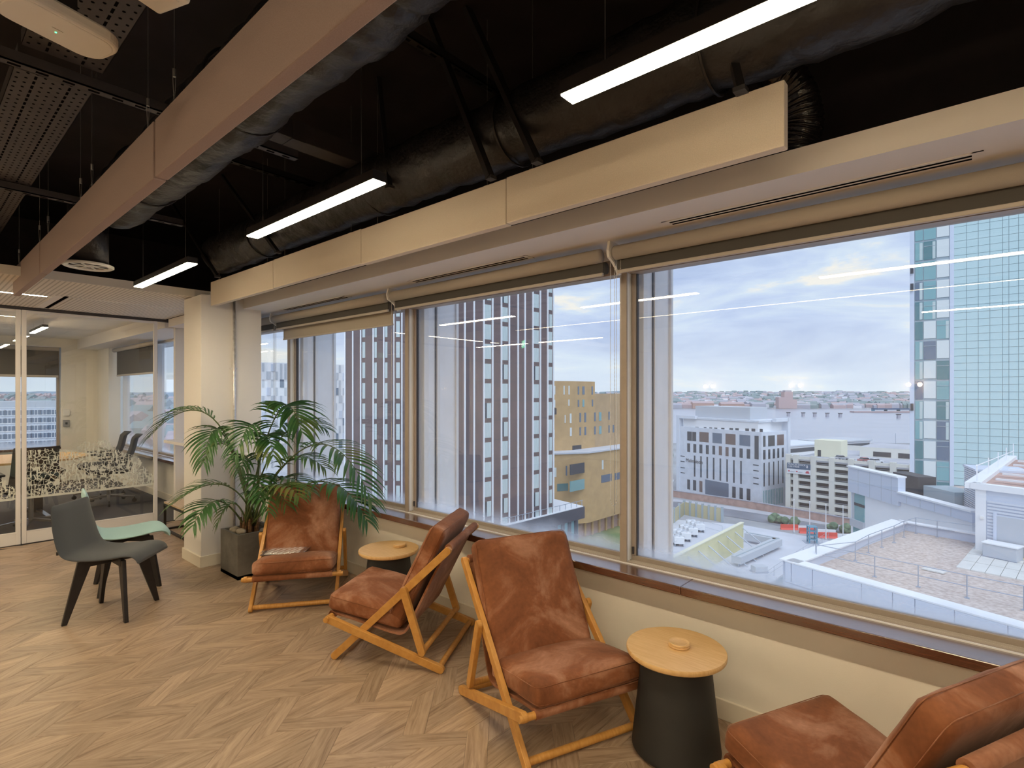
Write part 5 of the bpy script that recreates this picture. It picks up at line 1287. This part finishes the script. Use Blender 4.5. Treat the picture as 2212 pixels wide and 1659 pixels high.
for i_, (px, py) in enumerate(((1971,585),(1971,622),(1971,880))):
    u, z = f.uz(px, py); o = f.box('open_vent', M['ext_dark'], u-.25, z-.5, u+.15, z+.6, out=.5, dep=.1)

# ---- near white building with the sloping clad parapet, and what stands on its roof
a_, b_ = at(1838,900,50), at(2100,900,36.5)
t = thing('white_clad_building', 'white building with pale panelled parapet stepping down to the right', 'building', (a_.x, a_.y, ZG)); f = Fac(t, a_, b_)
us_ = f.uz(1946.5, 1040)[0]; bk_ = -f.n*16
zA, zB = -5.25, -6.45
solid(t, 'walls', M['render_white'], [a_, b_, b_+bk_, a_+bk_], ZG, -7.2)
f.box('parapet_high', M['panel_lilac'], 0, -7.5, us_, zA, out=.25, dep=.6); f.box('parapet_low', M['panel_lilac'], us_, zB-.68, f.len+.3, zB, out=.25, dep=.6)
f.box('coping', M['panel_white'], -.1, zA, us_, zA+.12, out=.35, dep=.8); f.box('coping', M['panel_white'], us_, zB, f.len+.3, zB+.12, out=.35, dep=.8)
for px in (1860,1885,1910,1932): u = f.uz(px, 1035)[0]; f.box('panel_joint', M['panel_grey'], u-.02, -7.5, u+.02, zA, out=.26, dep=.05)
for px in (1965,1995,2026,2062): u = f.uz(px, 1080)[0]; f.box('panel_joint', M['panel_grey'], u-.02, zB-.68, u+.02, zB, out=.26, dep=.05)
f.box('panel_joint', M['panel_grey'], 0, -6.40, us_, -6.36, out=.26, dep=.05)
f.px('window', M['win_teal'], 1847,1063,1868,1130, out=.05); f.px('window', M['win_teal'], 1844,1142,1868,1165, out=.05); f.px('window_band', M['panel_grey'], 1840,1124,1869,1140, out=.2); f.px('transom', M['ext_dark'], 1846,1088,1868,1094, out=.08); f.px('mullion', M['panel_grey'], 1842,1060,1847,1130, out=.1)
solid(t, 'roof', M['gravel'], [a_, b_, b_+bk_, a_+bk_], -7.2, -7.0)
f.box('back_parapet', M['panel_lilac'], us_-2, -7.6, f.len, -6.3, out=-14, dep=.6); f.box('roof_kerb', M['concrete_pale'], us_+.2, -7.6, us_+5, -6.5, out=-4.5, dep=4)
for k in range(6): u = us_+2.0+k*1.5; f.box('rail_post', M['steel_rail'], u, -7.6, u+.06, -6.0, out=-3-k*.6, dep=.06)
f.box('rail', M['steel_rail'], us_+2, -6.06, us_+9.5, -6.0, out=-4.4, dep=.06); f.box('roof_unit', M['ext_dark'], us_-4.5, -7.6, us_-1.5, -5.4, out=-2.4, dep=1.5); f.box('roof_unit', M['tile_frame'], us_-1, -7.6, us_+2.2, -6.0, out=-2.5, dep=2)

# ---- near roof with gravel
ZR = -7.2
c1, c2, c3 = onz(1714,1215,ZR), onz(1951,1127,ZR), onz(2107,1153.5,ZR); fr_d = (onz(2212,1356,ZR)-c1); c4 = c1+fr_d*1.6; c5 = c2+(c3-c2)*2.6
t = thing('gravel_roof_building', 'near flat roof with brown gravel, pale parapet and pavers', 'building', (c1.x, c1.y, ZG))
solid(t, 'walls', M['render_white'], [c1, c4, c5, c2], ZG, ZR-1.9); ce3 = (c1+c4+c5+c2)/4
solid(t, 'gravel_bed', M['gravel'], [c1, c4, c5, c2], ZR-1.9, ZR-.55)
ff, fl_, fb_ = Fac(t, c1, c4), Fac(t, c1, c2), Fac(t, c2, c5)
for fx, sg in ((ff,1),(fb_,-1)): fx.box('parapet', M['panel_lilac'], -.2, ZR-1.9, fx.len+.2, ZR-.02, out=.12 if sg > 0 else .12, dep=.35)
fl_.box('parapet', M['panel_lilac'], 0, ZR-1.9, fl_.len, ZR-.02, out=.15, dep=.7)
ff.box('coping', M['panel_white'], -.35, ZR-.02, ff.len, ZR+.05, out=.2, dep=.75); fl_.box('coping', M['panel_white'], -.1, ZR-.02, fl_.len, ZR+.05, out=.3, dep=1.0); fb_.box('coping', M['panel_white'], -.3, ZR-.02, fb_.len, ZR+.05, out=.25, dep=.55)
jx = [-.35]+[ff.uz(1820+x/4.148, 980+y/4.148)[0] for x, y in ((-440,1010),(-250,1050),(190,1135),(467,1205),(668,1255),(1022,1335),(1500,1450))]+[ff.len*.86, ff.len]
for i_ in range(len(jx)-1):
    for z0, z1_ in ((ZR-1.05, ZR-.03), (ZR-2.15, ZR-1.08), (ZR-4.2, ZR-2.2)): ff.box('clad_panel', M['panel_lilac'], jx[i_]+.02, z0, jx[i_+1]-.02, z1_, out=.20, dep=.1)
zr = ZR-.55
def r4(x, y, z=zr): return onz(1820+x/4.148, 980+y/4.148, z)
pv = [r4(1215,795), r4(1015,1025), r4(1700,1160), r4(1800,900)]
for i_ in range(5):
    for j in range(4):
        def ip(a_, b_): return pv[0].lerp(pv[1], b_).lerp(pv[3].lerp(pv[2], b_), a_)
        P = [ip((i_+.02)/5,(j+.02)/4), ip((i_+.98)/5,(j+.02)/4), ip((i_+.98)/5,(j+.98)/4), ip((i_+.02)/5,(j+.98)/4)]
        solid(t, 'paver', M['paver'], P, zr, zr+.06)
for x, y in ((790,1045),(860,1060)): p = r4(x, y); fx = ff; o = ub('loose_slab', t, M['paver'], -.3,-.3,-.03,.3,.3,.03); o.location = p-t.location+Vector((0,0,.05)); o.rotation_euler = (0,0,ff.ang)
# rails on the near roof
def rail_run(label, pts, h_=1.05, mids=(1.05,.55)):
    t = thing('roof_railing', label, 'railing', pts[0]); o0 = pts[0]
    for p in pts:
        MB().cyl(p-o0, p-o0+Vector((0,0,h_)), .024, n=8).build('post', M['steel_rail'], t); b0 = ub('foot_plate', t, M['steel_rail'], -.09,-.09,0,.09,.09,.03); b0.location = p-o0+Vector((0,0,.015))
    for m_ in mids: MB().tube([p-o0+Vector((0,0,m_)) for p in pts], .021, 8).build('rail', M['steel_rail'], t)
rail_run('galvanised railing along the front edge of the near gravel roof', [r4(-240,985), r4(288,1105), r4(678,1195), r4(1115,1295), r4(1625,1405), r4(2300,1560)])
rail_run('galvanised railing along the left and back edges of the near gravel roof', [r4(-235,1000), r4(115,960), r4(232,890), r4(352,840), r4(462,798), r4(550,750), r4(657,715), r4(848,748), r4(1195,802)])
# plant on the roof
p = r4(1430,945); t = thing('roof_unit', 'pale grey metal box unit on the near roof pavers', 'unit', p, ff.ang)
boxo('casing', M['panel_grey'], -.75,-.4,.06,.75,.5,.80, t, .02); boxo('lid', M['panel_white'], -.8,-.45,.80,.8,.55,.86, t); boxo('foot', M['steel_rail'], -1.0,-.5,0,.8,-.4,.06, t); boxo('foot', M['steel_rail'], -.8,.4,0,.8,.5,.06, t)
p = r4(1600,930); t = thing('roof_tank', 'dark cylindrical unit with pipes at the right edge of the near roof', 'unit', p, ff.ang)
MB().cyl((-.2,-.5,.45),(-.2,.7,.45),.35,n=20).build('tank', M['tile_frame'], t, smooth=True)
for y in (-.3,.5): boxo('cradle', M['steel_rail'], -.5,y-.05,0,.1,y+.05,.35, t)
MB().tube([(-.6,-.6,.1),(-.9,-.6,.1),(-.9,.3,.1),(-.3,.3,.2)], .04, 6).build('pipe', M['steel_rail'], t)
# louvred plant room
h0, h1, h2 = onz(2108,1168,zr), None, None
d0 = 32.0; a_ = at(2108,900,d0); b_ = at(2330,900,28.2); bb = at(2190,900,46)
t = thing('plant_room', 'ribbed metal plant room with grey doors on the near roof', 'building', (a_.x, a_.y, zr)); f = Fac(t, a_, b_); zt_ = -3.75; sd = bb-a_
solid(t, 'walls', M['panel_lilac'], [a_, b_, b_+sd, a_+sd], zr, zt_-.35)
for k in range(15): f.box('rib', M['louvre'], .55, zr+.35+k*.185, f.len, zr+.46+k*.185, out=.06, dep=.1)
f.box('corner_post', M['panel_white'], 0, zr, .5, zt_, out=.08, dep=.2)
f.box('eaves', M['panel_white'], -.2, zt_-.35, f.len, zt_, out=.2, dep=.5); fl2 = Fac(t, a_, a_+sd); fl2.box('eaves', M['panel_white'], -.1, zt_-.35, fl2.len, zt_, out=.2, dep=.7)
u0 = f.uz(2155,1120)[0]; f.box('door', M['panel_grey'], u0, zr+.15, u0+1.3, zr+2.25, out=.12, dep=.1); f.box('door', M['panel_grey'], u0+1.33, zr+.15, u0+2.6, zr+2.25, out=.12, dep=.1); f.box('door_frame', M['panel_lilac'], u0-.15, zr, u0, zr+2.4, out=.16, dep=.2); f.box('step', M['yellow_wall'], u0, zr, u0+1.2, zr+.12, out=.4, dep=.4); f.box('lamp', M['white_plastic'], u0-.75, zr+1.95, u0-.6, zr+2.1, out=.2, dep=.2)
solid(t, 'roof', M['brick_red'], [a_+sd*.04, b_, b_+sd*.96, a_+sd*.96], zt_-.35, zt_-.25)
for k in range(5): fk = Fac(t, a_+sd*(.15+.16*k), b_+sd*(.15+.16*k)); fk.box('pipe_run', M['panel_white'], .6, zt_-.1, f.len, zt_+.02, out=0, dep=.18)
for k in range(5):
    for q, nm in ((sd*(.02+.24*k), 'rail_post'),): o = ub(nm, t, M['panel_white'], -.03,-.03,-.55,.03,.03,.55); o.location = (a_+q-t.location); o.location.z = zt_-zr+.5
MB().tube([a_-t.location+Vector((0,0,zt_-zr+1.0-a_.z+t.location.z)), a_+sd-t.location+Vector((0,0,zt_-zr+1.0-a_.z+t.location.z))], .03, 6).build('rail', M['panel_white'], t)
a2, b2 = at(2084,900,41), at(2109,900,38.5)
t = thing('louvre_box', 'tall louvred ventilation box left of the plant room', 'unit', (a2.x, a2.y, -7.6)); f = Fac(t, a2, b2)
solid(t, 'casing', M['panel_grey'], [a2, b2, b2-f.n*3, a2-f.n*3], -7.6, -4.0); f.box('cap', M['panel_lilac'], -.1, -4.0, f.len+.1, -3.85, out=.1, dep=3.2)
for k in range(22): f.box('louvre_blade', M['louvre'], .05, -7.4+k*.155, f.len-.05, -7.31+k*.155, out=.07, dep=.12)

# ---- low roofs to the left: yellow screen wall, ducts, rail
ZL = -25.0
def rL(px, py, z=ZL): return onz(px, py, z)
k1, k2, k3, k4 = rL(1440,1262), rL(1660,1262), rL(1795,1168), rL(1600,1133)
t = thing('low_flat_roof', 'pale grey low flat roof with yellow screen wall beneath the window', 'building', (k3.x, k3.y, ZG))
rl = [rL(1300,1330), rL(1560,1330), rL(1660,1262), rL(1795,1168), rL(1600,1133), rL(1400,1118)]
solid(t, 'walls', M['tile_frame'], rl, ZG, ZL-.3); solid(t, 'roof', M['roof_felt'], rl, ZL-.3, ZL)
ya, yb = rL(1420,1295), rL(1606,1183)
t = thing('screen_wall', 'long pale yellow screen wall with slanting steel braces', 'wall', (ya.x, ya.y, ZL)); f = Fac(t, ya, yb)
solid(t, 'wall_panel', M['yellow_wall'], [ya, yb, yb-f.n*.4, ya-f.n*.4], ZL, ZL+4.25); f.box('coping', M['cream_wall'], 0, ZL+4.25, f.len, ZL+4.4, out=.1, dep=.6)
for k in range(9):
    u = f.len-.4-k*f.len/8.6; p = f.a+f.d*u; q = p+f.n*4.2+f.d*1.2; p.z = ZL+3.5; q.z = ZL; MB().cyl(p-t.location, q-t.location, .09, n=6).build('brace', M['steel_rail'], t)
# ducts on the roof
def rduct(label, pts, w_=1.5, h_=1.1):
    t = thing('roof_duct', label, 'duct', pts[0]); o0 = pts[0]
    for i in range(len(pts)-1):
        MB().beam(pts[i]-o0+Vector((0,0,.55+h_/2)), pts[i+1]-o0+Vector((0,0,.55+h_/2)), w_, h_).build('duct_run', M['panel_grey'], t)
        MB().beam(pts[i]-o0+Vector((0,0,.60+h_)), pts[i+1]-o0+Vector((0,0,.60+h_)), w_*.12, .08).build('seam', M['tile_frame'], t)
    n_ = 5
    for i in range(n_): p = pts[0].lerp(pts[1], (i+.5)/n_)-o0; o = ub('support', t, M['steel_rail'], -.08,-1,0,.08,1,.6); o.location = p+Vector((0,0,.3))
rduct('grey rectangular roof duct turning a corner beside the yellow wall', [rL(1590,1225), rL(1680,1184), rL(1612,1170)])
p = rL(1640,1236); t = thing('roof_unit', 'small grey roof unit at the end of the roof duct', 'unit', p, .9); boxo('casing', M['panel_grey'], -1.0,-.6,.2,1.0,.6,1.0, t, .03); boxo('base', M['steel_rail'], -1.1,-.7,0,1.1,.7,.2, t)
rail_run('thin roof edge railing at the right of the low flat roof', [rL(x, y) for x, y in ((1655,1256),(1672,1243),(1693,1229),(1713,1214),(1735,1200),(1757,1186),(1776,1173),(1790,1163))], 1.3, (1.3,.7))
# cooling units in a fenced yard
pm('chiller_white', (.74,.76,.80), .6)
fy = [rL(1400,1172), rL(1478,1112), rL(1560,1128)]
t = thing('yard_fence', 'pale yellow fence with grey posts round the rooftop cooling units', 'fence', fy[0])
for a_, b_ in ((fy[0],fy[1]),(fy[1],fy[2])):
    f = Fac(t, a_, b_); nb = 6
    for k in range(nb): f.box('fence_panel', M['fence_yellow'], f.len*k/nb+.2, ZL, f.len*(k+1)/nb-.2, ZL+2.8, out=.05, dep=.12)
    for k in range(nb+1): f.box('fence_post', M['tile_frame'], f.len*k/nb-.2, ZL, f.len*k/nb+.2, ZL+3.2, out=.2, dep=.4)
g_ = 'white rooftop cooling units'; n_ = 0
first = None
for i in range(4):
    for j in range(3):
        p = rL(1448+i*15+j*9, 1172-i*10+j*3.5)
        if first is None:
            first = thing('cooling_unit', 'white rooftop cooling unit, far row from the yellow wall, first from the left', 'cooling unit', p, .6, g_)
            boxo('casing', M['chiller_white'], -.85,-.75,.5,.85,.75,1.6, first, .03)
            for x in (-.42,.42): MB().cyl((x,0,1.6),(x,0,1.8),.36,n=16).build('fan_ring', M['chiller_white'], first); MB().cyl((x,0,1.78),(x,0,1.82),.30,n=16).build('fan_guard', M['panel_grey'], first)
            for x in (-.7,.7): boxo('stand', M['steel_rail'], x-.05,-.7,0,x+.05,.7,.5, first)
        else: dup(first, p, .6, 'white rooftop cooling unit, %s row from the yellow wall, %s from the left' % (('near','middle','far')[2-j], ('first','second','third','fourth')[i]))
p0 = [rL(1440,1195), rL(1498,1160), rL(1520,1150), rL(1560,1162)]
rail_run('dark frame railing beside the rooftop cooling units', p0, 2.2, (2.2,1.1))

# ---- street: road, brick wall, poles, barriers, bushes
def strip(name, mat, pl, w_, z):
    L_, R2 = [], []
    for i, p in enumerate(pl):
        d = (pl[min(i+1,len(pl)-1)]-pl[max(i-1,0)]); d.z = 0; d.normalize(); n_ = Vector((-d.y,d.x,0)); L_.append(p+n_*w_/2); R2.append(p-n_*w_/2)
    vs = [(p.x,p.y,z) for p in L_+R2]; k = len(pl); o = MB().add(vs, [(i,i+1,k+i+1,k+i) for i in range(k-1)]).build(name, mat); o['kind'] = 'structure'
rd = spline([G(1300,1085), G(1450,1092), G(1560,1106), G(1660,1122), G(1740,1138), G(1840,1152), G(2000,1168)], 6)
strip('road', M['asphalt'], rd, 11, ZG+.06)
strip('pavement', M['pavement'], [p+Vector((0,0,0)) for p in spline([G(1300,1071), G(1452,1081), G(1560,1095), G(1660,1110), G(1760,1127), G(1850,1140)], 6)], 5, ZG+.10)
bw_ = spline([G(1440,1071), G(1520,1083), G(1600,1095), G(1680,1109), G(1760,1124), G(1846,1140)], 3)
for i_ in range(len(bw_)-1):
    pass
t = thing('brick_boundary_wall', 'long low red brick wall along the dock road', 'wall', (bw_[0].x, bw_[0].y, ZG))
for i_ in range(len(bw_)-1):
    a_, b_ = bw_[i_]-t.location, bw_[i_+1]-t.location; a_.z = b_.z = 1.2
    MB().beam(a_, b_, .6, 2.4).build('wall_length', M['brick_red'], t); a_.z = b_.z = 2.5; MB().beam(a_, b_, .8, .25).build('coping', M['house_grey'], t)
for i_, (px, y0, y1) in enumerate(((1715,1080,1151),(1749,1085,1147),(1784,1092,1167),(1821,1094,1173))):
    p = G(px, y1); d = (H-ZG)*F/(y1-HY); h_ = (y1-y0)/F*d
    t = thing('flag_pole', 'tall white flag pole by the dock road, '+('leftmost','second from left','third from left','rightmost')[i_], 'pole', p, 0, 'white flag poles'); MB().cyl((0,0,0),(0,0,h_),.16,.09,8).build('mast', M['panel_white'], t); MB().lathe([(.05,h_),(.2,h_+.1),(.05,h_+.35)], n=8).build('finial', M['panel_white'], t); MB().cyl((0,0,0),(0,0,.4),.35,n=8).build('base', M['panel_grey'], t)
for i_, (px, py) in enumerate(((1705,1144),(1746,1152),(1788,1162))):
    p = G(px, py); t = thing('road_barrier', 'red plastic road barrier, '+('left one','middle one','right one')[i_]+' of three', 'barrier', p, YAW-.12, 'red road barriers'); MB().ext([(-.5,0),(.5,0),(.22,.5),(.2,1.5),(-.2,1.5),(-.22,.5)], -2.4, 2.4, 'x').build('body', M['barrier_red'], t); boxo('white_band', M['panel_white'], 2.4,-.3,0,7.2,.3,1.2, t)
p = rL(1754,1172); t = thing('roof_ladder_frame', 'blue steel access frame standing on the low roof', 'frame', p, .5)
for x in (-.6,.6):
    for y in (-.6,.6): boxo('upright', M['blue_steel'], x-.1,y-.1,0,x+.1,y+.1,2.9, t)
for z in (.6,1.3,2.0,2.8): boxo('rung_frame', M['blue_steel'], -.7,-.7,z,.7,.7,z+.14, t)
boxo('base_plate', M['steel_rail'], -1.3,-1.1,0,1.3,1.1,.08, t)
def blob_tree(p, r, h_, label, name='street_tree', cat='tree', n_=9):
    t = thing(name, label, cat, p); m_ = bmesh.new()
    for k in range(n_):
        b2 = bmesh.ops.create_icosphere(m_, subdivisions=2, radius=r*random.uniform(.4,.62)); o = Vector((random.uniform(-.6,.6)*r, random.uniform(-.6,.6)*r, h_*random.uniform(.45,.85)))
        for v in b2['verts']: v.co = v.co*(1+.28*noise.noise(v.co*1.3+Vector((k*7,0,0))))+o
    me = bpy.data.meshes.new('crown'); m_.to_mesh(me); m_.free(); me.materials.append(M['tree_leaf']); link(bpy.data.objects.new('crown', me), t)
    MB().tube([(0,0,0),(0,0,h_*.5),(r*.1,0,h_*.7)], [r*.10,r*.07,r*.03], 6).build('trunk', M['tree_bark'], t)
blob_tree(G(1444,1010), 3.4, 9, 'dark green street tree left of the stone hotel')
for i_, (px, py) in enumerate(((1668,1128),(1690,1132),(1720,1137),(1800,1149),(1826,1153))):
    blob_tree(G(px, py), 2.0, 2.4, 'low green bush by the brick wall, '+('first','second','third','fourth','fifth')[i_]+' from the left', 'wall_bush', 'bush', 5)
for i_, (px, py) in enumerate(((1262,1128),(1280,1122),(1298,1128),(1318,1122))):
    blob_tree(G(px, py), 1.7, 2.4, 'green shrub on the lawn below the golden building, '+('first','second','third','fourth')[i_]+' from the left', 'lawn_shrub', 'bush', 6)
# small tan building at the left edge of the right window
a_, b_ = G(1425,1108), G(1453,1104); t = thing('tan_gatehouse', 'small tan stone building at the left edge of the dock road', 'building', (a_.x, a_.y, ZG)); f = Fac(t, a_, b_)
solid(t, 'walls', M['brick_gold_shade'], [a_, b_, b_-f.n*8, a_-f.n*8], ZG, ZG+10); f.box('window', M['win_dark'], f.len*.45, ZG+3, f.len*.7, ZG+6); f.box('cornice', M['stone_pale'], -.3, ZG+10, f.len+.3, ZG+10.6, out=.3, dep=8.6); f.box('chimney', M['brick_gold_shade'], f.len*.5, ZG+10.6, f.len*.8, ZG+15, out=-1, dep=2)
# ---- pale office block seen through the meeting room
a_, b_ = at(-60,900,225), at(150,900,245); t = thing('office_block', 'long pale office block with rows of white framed windows behind the meeting room', 'building', (a_.x, a_.y, ZG)); f = Fac(t, a_, b_)
solid(t, 'walls', M['stone_pale'], [a_, b_, b_-f.n*20, a_-f.n*20], ZG, -5.0); solid(t, 'mansard', M['panel_grey'], [a_-f.n*1, b_-f.n*1, b_-f.n*18, a_-f.n*18], -5.0, -1.8)
for k in range(7):
    z = -6.2-k*3.4; f.box('cornice', M['panel_white'], 0, z+1.5, f.len, z+1.75, out=.3, dep=.4)
    for j in range(11):
        u = 1.2+j*f.len/11; o = f.box('window_frame', M['panel_white'], u, z-1.7, u+3.4, z+.6, out=.12)
        for q in range(3): f.box('pane', M['win_blue'], u+.15+q*1.07, z-1.55, u+1.02+q*1.07, z+.45, out=.18)
